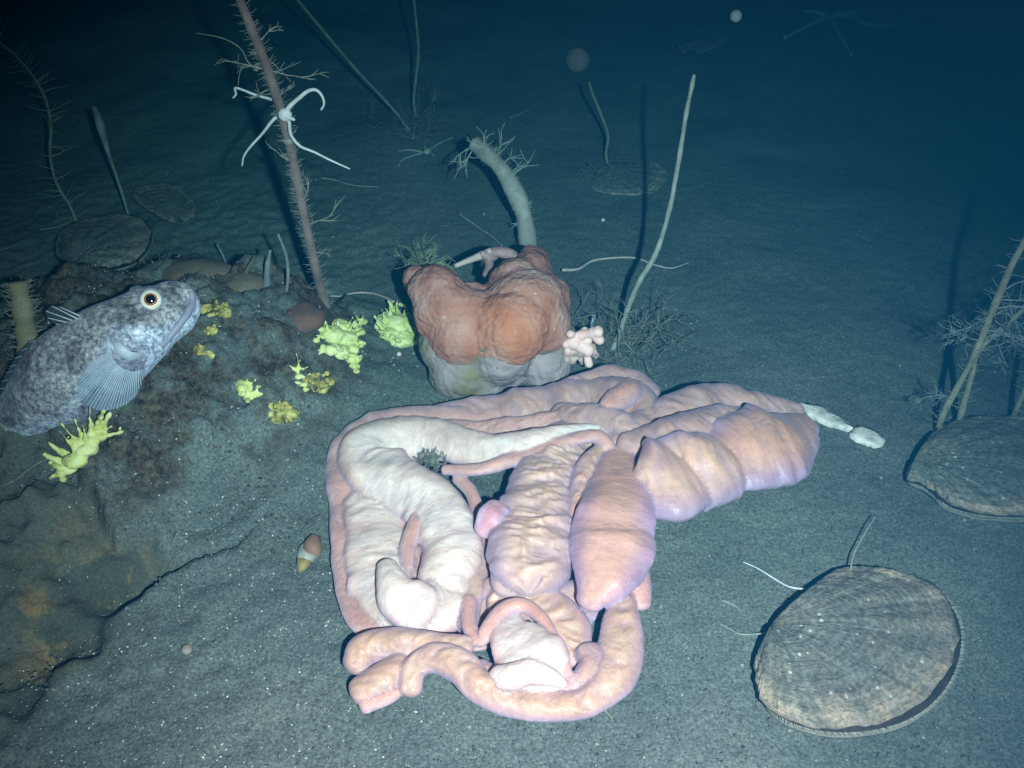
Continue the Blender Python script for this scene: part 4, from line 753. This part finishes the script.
M_mantle = pmat('mantle_dark', [(.3, (.02, .018, .015)), (.7, (.06, .045, .035))], 150, .6, 500, .0003)
M_under = pmat('lower_shell', [(.3, (.16, .17, .15)), (.7, (.28, .26, .21))], 90, .7, 400, .0005)
def scallop(label, umbo, outline, z_hinge, z_rim, dome, lower=None, lower_shift=None, ribs=13, grp=None, fringe=True, tilt=None):
    """outline px in order round the rim from one ear to the other; tilt: list of rim heights (m) matching outline"""
    n = len(outline); hz = tilt or [z_rim]*n
    U = PZ(umbo[0], umbo[1], z_hinge)
    ctl = [(*PZ(x, y, h),) for (x, y), h in zip(outline, hz)]
    out = catmull(ctl, 12); m = len(out)
    # irregular edge
    root = thing('scallop', U, label, 'scallop', grp)
    def valve(out, U, dome, th, name, mat, ribamp=.0007 if dome > .0055 else .00035, s=1):
        R = 30; V = []; G = []
        for k in range(R+1):
            f = (k/R)**.85
            for i in range(m):
                t = i/(m-1)*2-1; p = np.array(U)*(1-f)+out[i]*f
                ed = (1-abs(t)**6)
                z = dome*((1-f**2.4)*min(1, (f*3.2))**.7)*(.35+.65*ed)
                z += ribamp*math.cos(ribs*t*math.pi*.9+1.5*math.sin(t*4))*f*ed*(1 if f < .98 else .5)
                z += .00045*math.sin(f*46+2.*math.sin(t*5))*f + .0003*float(RND.uniform(-1, 1))*.5
                V.append((p[0], p[1], p[2]+s*z)); G.append((f, t*.5+.5, 0))
        nv = len(V); V2 = [(x, y, z-th) for x, y, z in V]; G2 = [(g[0]*.8, g[1], 0) for g in G]; F = []
        for k in range(R):
            for i in range(m-1):
                a = k*m+i; F.append((a, a+m, a+m+1, a+1)); F.append((nv+a+1, nv+a+m+1, nv+a+m, nv+a))
        for i in range(m-1): a = R*m+i; F.append((a, nv+a, nv+a+1, a+1))
        for k in range(R):
            a = k*m; F.append((a, nv+a, nv+a+m, a+m)); a = k*m+m-1; F.append((a+m, nv+a+m, nv+a, a))
        o = link(name, V+V2, F, mat, root); setcol(o, 'grow', G+G2); return o
    out = out+np.stack([fbm(np.arange(m)*.23, np.full(m, 3.3), 3, 60)*.0011, fbm(np.arange(m)*.23, np.full(m, 8.3), 3, 61)*.0011, np.zeros(m)], -1)*min(1, dome/.007)
    up = valve(out, np.array(U), dome, .0016, 'upper_valve', MS1)
    if lower:
        lo = catmull([(*PZ(x, y, .003),) for x, y in lower], 12)
        # resample to m
        tt = np.linspace(0, len(lo)-1, m); lo = np.stack([np.interp(tt, np.arange(len(lo)), lo[:, k]) for k in range(3)], -1)
        U2 = np.array(U)-np.array([0, 0, .007])
        valve(lo, U2, -.002, .0015, 'lower_valve', M_under, .0004)
        mid = (out*.5+lo*.5); ce = np.array(U)
        V, F = [], []
        for i in range(m):
            a = out[i]*.95+ce*.05; b = lo[i]*.988+ce*.012
            V += [(a[0], a[1], a[2]-.0015), (b[0], b[1], b[2]+.0012)]
        for i in range(m-1): F.append((2*i, 2*i+1, 2*i+3, 2*i+2))
        link('mantle', V, F, M_mantle, root)
        if fringe:
            mb = MB()
            for i in range(4, m-4):
                for q in range(3):
                    u = RND.random(); b = lo[i]*(1-u)+lo[i+1]*u if i+1 < m else lo[i]; b = b*.985+ce*.015; d = Vector(b-ce).normalized()
                    p = Vector(b)+Vector((0, 0, .0018)); mb.tube([p, p+d*.0010+Vector((0, 0, .0006)), p+d*.0020*RND.uniform(.5, 1.3)], [.00022, .00016, .0001], 3, cap=False)
            o = mb.build('tentacle_fringe', M_bristle, root); o['kind'] = 'stuff'
    return root
RND.seed(9)
scallop('nearest scallop, grey and silt dusted with a gaping dark rim, low on the right', (772, 625),
        [(768, 633), (762, 648), (756, 660), (755, 680), (762, 700), (780, 716), (810, 726), (845, 728), (885, 720), (918, 704), (942, 680), (955, 652), (957, 625), (948, 600), (930, 582), (905, 572), (880, 567), (850, 566), (830, 574), (812, 590), (795, 606), (776, 619)],
        .011, .010, .006,
        lower=[(770, 637), (764, 650), (758, 664), (757, 688), (768, 710), (790, 726), (822, 735), (858, 736), (895, 729), (925, 714), (948, 690), (961, 660), (962, 630), (950, 604), (930, 586), (905, 575), (880, 570), (850, 569), (830, 577), (812, 592), (795, 608), (776, 622)])
scallop('scallop at the right edge carrying three leaning stems', (913, 462),
        [(914, 468), (906, 478), (925, 484), (940, 496), (955, 505), (975, 511), (1000, 514), (1030, 514), (1060, 506), (1085, 486), (1090, 455), (1075, 432), (1045, 420), (1010, 416), (975, 417), (950, 422), (934, 432), (922, 448)],
        .012, .010, .007,
        lower=[(914, 471), (908, 482), (924, 490), (938, 502), (952, 511), (974, 517), (1000, 520), (1030, 520), (1062, 512), (1090, 490), (1095, 455), (1078, 430), (1046, 418), (1010, 418), (975, 419), (950, 424), (934, 434), (922, 450)])
scallop('dim scallop at upper left, foot of the club tipped sea pen and feathery stem', (74, 262),
        [(72, 268), (68, 262), (58, 256), (55, 244), (60, 232), (75, 222), (95, 216), (120, 214), (140, 218), (150, 230), (148, 244), (138, 256), (122, 264), (105, 268), (98, 275), (86, 274), (78, 270)],
        .016, .013, .006,
        lower=[(70, 271), (64, 266), (56, 260), (54, 247), (59, 233), (75, 223), (95, 217), (120, 215), (141, 218), (153, 231), (151, 248), (140, 261), (124, 269), (107, 272), (98, 278), (86, 277), (78, 273)], fringe=False)
scallop('faint half buried scallop in the distance under the short kinked stem', (596, 172),
        [(594, 178), (590, 188), (600, 195), (620, 197), (640, 197), (655, 192), (665, 182), (668, 172), (660, 164), (640, 160), (620, 160), (604, 165)],
        .004, .0005, .0035, fringe=False)
scallop('dim scallop edge half sunk in silt right of the club tipped sea pen', (178, 218),
        [(176, 223), (165, 219), (150, 211), (138, 203), (132, 195), (136, 188), (150, 184), (165, 183), (180, 188), (192, 200), (196, 210), (190, 218), (184, 221)],
        .005, .006, .004, fringe=False)
scallop('very dim scallop near the top edge, under the drifting round flock', (690, 50),
        [(686, 54), (680, 50), (678, 44), (690, 40), (706, 36), (722, 33), (728, 37), (722, 44), (708, 50), (696, 53)],
        .008, .010, .006, fringe=False)

# ================================================================== FISH
def M_fish():
    m = bpy.data.materials.new('fish_skin'); nt, N, L, B = nodes(m); co = N.new('ShaderNodeTexCoord').outputs['Object']
    a = N.new('ShaderNodeVertexColor'); a.layer_name = 'body'; s_ = N.new('ShaderNodeSeparateColor'); L.new(a.outputs[0], s_.inputs[0])
    n = tex(N, L, 'ShaderNodeTexNoise', 60, co, 6, .65, .5); r = ramp(N, [(.30, (.03, .035, .04)), (.42, (.16, .165, .18)), (.55, (.33, .335, .365)), (.70, (.48, .49, .54))]); L.new(n.outputs[0], r.inputs[0])
    bel = mix(N, L, .15, (.55, .66, .84), r.outputs[0]); c = mix(N, L, s_.outputs[0], r.outputs[0], bel)
    n2 = tex(N, L, 'ShaderNodeTexNoise', 380, co, 3, .7); r2 = ramp(N, [(.35, (.35, .35, .42)), (.5, (1, 1, 1)), (.66, (1.75, 1.7, 1.65))]); L.new(n2.outputs[0], r2.inputs[0])
    c = mix(N, L, 1., c, r2.outputs[0], 'MULTIPLY')
    n3_ = tex(N, L, 'ShaderNodeTexNoise', 28, co, 4, .6); r3 = ramp(N, [(.47, (1, 1, 1)), (.56, (.28, .22, .26))]); L.new(n3_.outputs[0], r3.inputs[0])
    c = mix(N, L, mix(N, L, 1., s_.outputs[2], (.9, .9, .9), 'MULTIPLY'), c, mix(N, L, 1., c, r3.outputs[0], 'MULTIPLY'))
    L.new(c, B.inputs['Base Color']); B.inputs['Roughness'].default_value = .42; B.inputs['Specular IOR Level'].default_value = .5
    v = tex(N, L, 'ShaderNodeTexVoronoi', 420, co); b = bump(N, L, v.outputs['Distance'], .0006, .8); b = bump(N, L, n2.outputs[0], .0005, .7, b); L.new(b.outputs[0], B.inputs['Normal']); B.inputs['Coat Weight'].default_value = .25; B.inputs['Coat Roughness'].default_value = .2
    B.inputs['Sheen Weight'].default_value = .3; B.inputs['Sheen Tint'].default_value = (.5, .6, 1, 1)
    return m
def build_fish():
    # (px, py, z, dorso-ventral half height px, lateral half thickness px)
    prof = [(192, 297, .098, 13, 11), (188, 299, .098, 20, 16), (179, 304, .097, 26, 20), (168, 311, .096, 29, 23), (152, 319, .094, 34, 27), (136, 330, .091, 38, 31), (118, 342, .087, 43, 33), (98, 355, .082, 45, 33), (77, 370, .076, 47, 31), (58, 385, .069, 44, 28), (40, 399, .060, 36, 24), (22, 412, .051, 27, 19), (2, 424, .042, 20, 15), (-24, 438, .033, 14, 10), (-55, 450, .026, 11, 6), (-80, 458, .022, 11, 4)]
    C = []
    for x, y, z, a, b in prof:
        p = PZ(x, y, z); s_ = sc(p); C.append((*p, a*s_, b*s_))
    A = catmull(C, 9); P = A[:, :3]; a = A[:, 3]; b = A[:, 4]; n = len(P)
    T = np.gradient(P, axis=0); T /= np.linalg.norm(T, axis=1)[:, None]
    view = np.array(CAMP)-P; view /= np.linalg.norm(view, axis=1)[:, None]
    D = np.cross(view, T); D /= np.linalg.norm(D, axis=1)[:, None]            # dorsal direction
    if D[n//2][2] < 0: D = -D
    S = np.cross(T, D); S /= np.linalg.norm(S, axis=1)[:, None]
    if (S[n//2]*view[n//2]).sum() < 0: S = -S                                  # side facing the lens
    K = 56; V = []; G = []
    for i in range(n):
        u = i/(n-1)
        for k in range(K):
            th = 2*math.pi*k/K; c, s_ = math.cos(th), math.sin(th)
            sup = abs(s_)**.9*(1 if s_ > 0 else -1)
            w = b[i]*(1.0-.18*max(0, c))                       # narrower back
            # cheek and operculum relief
            rel = 0
            if s_ > 0: rel = .0012*math.exp(-((u-.30)/.05)**2)*(1-abs(c)**2) - .0014*math.exp(-((u-.365)/.012)**2)*(1-abs(c+.1))
            p = P[i]+D[i]*a[i]*c+S[i]*(w*sup+rel)
            V.append(p); G.append((max(0, min(1, (-c-.25+.75*math.exp(-((u-.38)/.09)**2)*(s_ > 0))/.5)), u, max(0, min(1, (u-.28)/.12))))
    idx = np.arange(n*K).reshape(n, K); r2 = np.roll(idx, -1, 1); F = np.stack([idx[:-1], r2[:-1], r2[1:], idx[1:]], -1).reshape(-1, 4).tolist()
    F.append(idx[0][::-1].tolist()); F.append(idx[-1].tolist())
    root = thing('fish', Vector(P[n//2])-Vector((0, 0, .03)), 'mottled purple grey fish with a gold ringed eye resting on the left mound', 'fish')
    body = link('body', V, F, M_fish(), root); setcol(body, 'body', G)
    Dm, Sm, Tm = [Vector(q) for q in (D[9*3], S[9*3], T[9*3])]
    def surf(px, py, lift=0.):
        """point on the near flank under a pixel"""
        d = ray(px, py); o = np.array(CAMP); best = None
        for t in np.linspace(.40, .72, 900):
            q = o+d*t; i = int(((P-q)**2).sum(1).argmin()); r = q-P[i]; c = (r@D[i])/a[i]; s_ = (r@S[i])/b[i]
            if c*c+s_*s_ < 1.0: best = Vector(q); nn = Vector(D[i]*c/a[i]+S[i]*s_/b[i]).normalized(); return best+nn*lift, nn
        i = int(((P-PZ(px, py, .07))**2).sum(1).argmin()); return Vector(PZ(px, py, .075)), Vector(S[i])
    # eye
    e, en = surf(151, 300); s_ = sc(e); vdir = (CAMP-e).normalized(); en = (en*.4+vdir*.6).normalized()
    q = en.to_track_quat('Z', 'Y').to_matrix()
    M_socket = pmat('eye_socket_skin', [(.3, (.16, .20, .27)), (.7, (.30, .36, .45))], 200, .5, 500, .0002)
    M_gold = pmat('eye_gold_ring', [(.3, (.85, .72, .42)), (.5, (.93, .90, .80)), (.7, (.95, .93, .88))], 250, .25, 500, .0001, spec=.7)
    M_pup = pmat('eye_pupil', [(.3, (.004, .004, .008)), (.7, (.01, .008, .015))], 100, .08, 500, .00001, spec=.8)
    M_amb = pmat('eye_amber', [(.3, (.30, .08, .02)), (.7, (.55, .22, .05))], 250, .3, 500, .0001)
    def disc(name, r, h, z0, mat, par, dx=0., hole=0.):
        V, F = [], []; R, K = 8, 32
        for k in range(R+1):
            f = hole+(1-hole)*k/R
            for j in range(K):
                th = 2*math.pi*j/K; V.append(e+q @ Vector((r*f*math.cos(th)+dx, r*f*math.sin(th), z0+h*math.sqrt(max(0, 1-f*f)))))
        for k in range(R):
            for j in range(K): A_ = k*K+j; B_ = k*K+(j+1) % K; F.append((A_, A_+K, B_+K, B_))
        if not hole: F.append(tuple(range(K-1, -1, -1))[::-1])
        return link(name, V, F, mat, par)
    ey = disc('eye', 12.5*s_, 3.2*s_, 0, M_socket, root)
    disc('iris', 10.2*s_, 3.2*s_, 1.6*s_, M_gold, ey); disc('amber_ring', 6.4*s_, 1.2*s_, 4.15*s_, M_amb, ey); disc('pupil', 4.9*s_, 1.7*s_, 4.7*s_, M_pup, ey)
    # brow bump with the far eye
    p = PZ(137, 285, .112); i = int(((P-np.array(PZ(140, 300, .094)))**2).sum(1).argmin())
    p = Vector(P[i]+D[i]*a[i]*.90-S[i]*b[i]*.15); MB().blob(p, (8*s_, 8*s_, 6*s_), 3).build('brow', body.data.materials[0], root)
    # lips: a band along the front of the snout
    M_lip = pmat('lip', [(.3, (.26, .28, .40)), (.7, (.38, .40, .52))], 150, .45, 500, .0002)
    lp = [surf(x, y, .0006)[0] for x, y in ((191, 292), (192, 302), (186, 314), (178, 325), (169, 336), (160, 346))]
    MB().tube(spline(lp, 6), [s_*r for r in np.interp(range(31), [0, 8, 30], [3.0, 4.2, 3.6])], 10).build('jaw', M_lip, root)
    # gill cover flap
    M_flap = pmat('gill_flap', [(.3, (.42, .52, .62)), (.7, (.62, .70, .78))], 120, .4, 500, .0002)
    gq = [surf(x, y, .0012)[0] for x, y in ((113, 341), (121, 343), (128, 348), (136, 352), (144, 352), (138, 358), (129, 360), (120, 356), (114, 350))]
    ce = sum(gq, Vector())/9+(CAMP-gq[0]).normalized()*.0018; MB().add(gq+[ce]+[g-(CAMP-g).normalized()*.002 for g in gq], [(k, (k+1) % 9, 9) for k in range(9)]+[(10+k, 10+(k+1) % 9, (k+1) % 9, k) for k in range(9)]).build('gill_membrane', M_flap, root)
    gp = [surf(x, y, .0005)[0] for x, y in ((113, 336), (119, 342), (127, 347), (136, 350), (146, 346), (154, 338))]
    MB().tube(spline(gp, 6), [s_*r for r in np.interp(range(31), [0, 15, 30], [.5, 1.1, .5])], 8).build('gill_edge', M_lip, root)
    # fins
    M_mem = pmat('fin_membrane', [(.3, (.20, .30, .44)), (.7, (.36, .50, .68))], 80, .4, 500, .0001, alpha=.5)
    M_ray = pmat('fin_ray_pale', [(.3, (.38, .46, .55)), (.7, (.60, .66, .74))], 200, .4, 500, .0001)
    M_memd = pmat('fin_membrane_dark', [(.3, (.03, .05, .06)), (.7, (.07, .10, .11))], 80, .4, 500, .0001, alpha=.85)
    M_mid = pmat('fin_ray_soft', [(.3, (.62, .72, .82)), (.7, (.75, .82, .90))], 300, .4, 500, .0001)
    def fin(name, roots, tips, mmat, rmat, r=.00035, bow=0., step=3):
        """roots, tips: 3D points, equal counts"""
        n = len(roots); R = 8; V = []
        rt = catmull(np.array([tuple(p) for p in roots]), 3); tpp = catmull(np.array([tuple(p) for p in tips]), 3); m = len(rt)
        nr = Vector(np.cross(np.array(tips[-1])-np.array(roots[0]), np.array(tips[0])-np.array(roots[-1]))).normalized()
        for i in range(m):
            for k in range(R+1):
                u = k/R; V.append(Vector(rt[i]*(1-u)+tpp[i]*u)+nr*bow*math.sin(u*math.pi)+nr*.0004*math.sin(i*2.1)*u)
        F = [(i*(R+1)+k, i*(R+1)+k+1, (i+1)*(R+1)+k+1, (i+1)*(R+1)+k) for i in range(m-1) for k in range(R)]
        fo = link(name, V, F, mmat, root)
        for i in range(0, m, step):
            MB().tube([V[i*(R+1)+k] for k in range(R+1)], [r*(1-.5*k/R) for k in range(R+1)], 5, cap=False).build('fin_ray', rmat, fo)
        return fo
    # pectoral fan spreading down and left from below the gill flap
    ro = [surf(x, y, .0015)[0] for x, y in ((112, 350), (112, 354), (113, 358), (115, 361), (118, 364), (121, 366), (124, 368), (128, 369), (132, 370), (136, 369), (140, 368))]
    ti = []
    for (x, y), l in zip(((88, 366), (80, 378), (78, 390), (82, 400), (90, 407), (100, 410), (110, 410), (120, 407), (129, 402), (137, 394), (143, 380)), np.linspace(.003, .004, 11)):
        i = int(((P-np.array(PZ(x, y, .07)))**2).sum(1).argmin()); t, _ = surf(x, y, l) if y < 396 and x < 118 else (PZ(x, y, .072), None); ti.append(t)
    fin('pectoral_fin', ro, ti, M_mem, M_mid, .00022, .001, step=1)
    M_tr = pmat('ray_band', [(.3, (.30, .36, .42)), (.7, (.48, .54, .60))], 200, .4, 500, .0001)
    # first dorsal fin
    i0 = int(((P-np.array(PZ(85, 350, .082)))**2).sum(1).argmin())
    bk = lambda x, y: Vector(PY(x, y, P[i0][1]+.004))
    fin('dorsal_fin', [bk(80, 316), bk(78, 319), bk(74, 321), bk(70, 323), bk(66, 326)], [bk(60, 307), bk(52, 306), bk(46, 311), bk(48, 318), bk(56, 324)], M_memd, M_ray, .00055)
    # long second dorsal, folded along the back
    r_, t_ = [], []
    for k in range(14):
        i = int(n*(.55+.36*k/13)); p = Vector(P[i]+D[i]*a[i]*.96); r_.append(p); t_.append(p+Vector(D[i])*.002+Vector(T[i])*.006)
    fin('rear_dorsal_fin', r_, t_, M_memd, M_tr, .00035)
    # tail fin
    i = n-1; r_ = [Vector(P[i]+D[i]*a[i]*c) for c in (1, .6, .2, -.2, -.6, -1)]; t_ = [Vector(P[i]+D[i]*.030*c+T[i]*.034*(1-.15*c*c)) for c in (1, .6, .2, -.2, -.6, -1)]
    fin('tail_fin', r_, t_, M_mem, M_ray, .0004)
build_fish()

# ================================================================== GRIT AND SPECKS
def grit(name, n, region, rmin, rmax, mat, label, seed, bias=None):
    rs = np.random.RandomState(seed); V = []; F = []
    xs, ys = [], []
    while len(xs) < n:
        px = rs.uniform(region[0], region[2], 4000); py = rs.uniform(region[1], region[3], 4000)
        k = rs.rand(4000) < (bias(px, py) if bias else 1)
        v = (384-py)/FOC; t = CAMH/(sp_-v*cp_); xs += list((((px-512)/FOC)*t)[k]); ys += list((t*(cp_+v*sp_))[k])
    xs = np.array(xs[:n]); ys = np.array(ys[:n]); zs = terrain(xs, ys)
    base = np.array([(1, 0, 0), (0, 1, 0), (-1, 0, 0), (0, -1, 0), (0, 0, 1), (0, 0, -1)], float); fc = [(0, 1, 4), (1, 2, 4), (2, 3, 4), (3, 0, 4), (1, 0, 5), (2, 1, 5), (3, 2, 5), (0, 3, 5)]
    r = rmin+(rmax-rmin)*rs.rand(n)**3
    for i in range(n):
        q = base*r[i]*rs.uniform(.5, 1.2, (6, 1)); a = rs.rand()*6; R = np.array([[math.cos(a), -math.sin(a), 0], [math.sin(a), math.cos(a), 0], [0, 0, 1]])
        V.append(q@R+np.array([xs[i], ys[i], zs[i]+r[i]*.4+.0004])); F += [tuple(j+6*i for j in f) for f in fc]
    o = link(name, np.vstack(V), F, mat, smooth=False); tag(o, label, 'grit', kind='stuff'); return o
grit('shell_grit', 3200, (-100, 300, 700, 790), .00018, .0007, M_grit, 'white shell grit sprinkled over the silt and mound', 1, lambda x, y: .15+.85*np.exp(-((x-200)/170)**2))
grit('shell_grit', 700, (300, 100, 1100, 790), .00015, .0004, M_grit, 'fine white grit scattered thinly over open silt', 2)
grit('coarse_gravel', 5200, (-60, 270, 330, 560), .0004, .0016, M_gritb, 'dark brown gravel and crumbs over the mound', 3, lambda x, y: np.where(np.sin(x*.05+np.sin(y*.06)*2)*np.cos(y*.045) > -.1, .9, .15))
grit('silt_crumbs', 9000, (-60, 300, 1080, 790), .0003, .0015, pmat('crumb_grey', [(.3, (.06, .07, .065)), (.7, (.16, .175, .16))], 200, .9, 400, .0003), 'grey silt crumbs over the whole foreground', 4)

def litter(n, seed):
    global RND
    RND.seed(seed); mb = MB()
    for k in range(n):
        p = PT(RND.uniform(-40, 1060), RND.uniform(20, 760)**1., .0004); a = RND.uniform(0, 6.28); l = RND.uniform(.003, .011); d = Vector((math.cos(a), math.sin(a), 0)); q = Vector((-d.y, d.x, 0))*RND.uniform(-.002, .002)
        pts = [p, p+d*l*.5+q, p+d*l]; pts = [Vector((v.x, v.y, TZ(v.x, v.y)+.0004)) for v in pts]; mb.tube(pts, [.00012, .0002, .0001], 3, cap=False)
    o = mb.build('litter', M_twig); tag(o, 'fine broken bristles and twig litter strewn over the silt', 'litter', kind='stuff')
litter(300, 8)
grit('shell_bits', 260, (-60, 120, 1080, 790), .0005, .0016, M_pale, 'pale broken shell bits scattered over the silt', 9)
# ================================================================== WATER
mb = MB(); x0, x1, y0, y1, z0, z1 = -9.5, 9.5, -4.5, 14.5, -1.2, .9
mb.add([(x, y, z) for z in (z0, z1) for y in (y0, y1) for x in (x0, x1)], [(0, 2, 3, 1), (4, 5, 7, 6), (0, 1, 5, 4), (2, 6, 7, 3), (0, 4, 6, 2), (1, 3, 7, 5)])
m = bpy.data.materials.new('sea_water'); m.use_nodes = True; nt = m.node_tree; nt.nodes.remove(nt.nodes['Principled BSDF'])
pv = nt.nodes.new('ShaderNodeVolumePrincipled'); pv.inputs['Color'].default_value = (.0015, .032, .072, 1); pv.inputs['Density'].default_value = 1.0
pv.inputs['Absorption Color'].default_value = (.02, .74, .83, 1); pv.inputs['Anisotropy'].default_value = 0.
nt.links.new(pv.outputs[0], [n for n in nt.nodes if n.type == 'OUTPUT_MATERIAL'][0].inputs['Volume'])
hz = mb.build('haze', m, smooth=False); hz['kind'] = 'stuff'
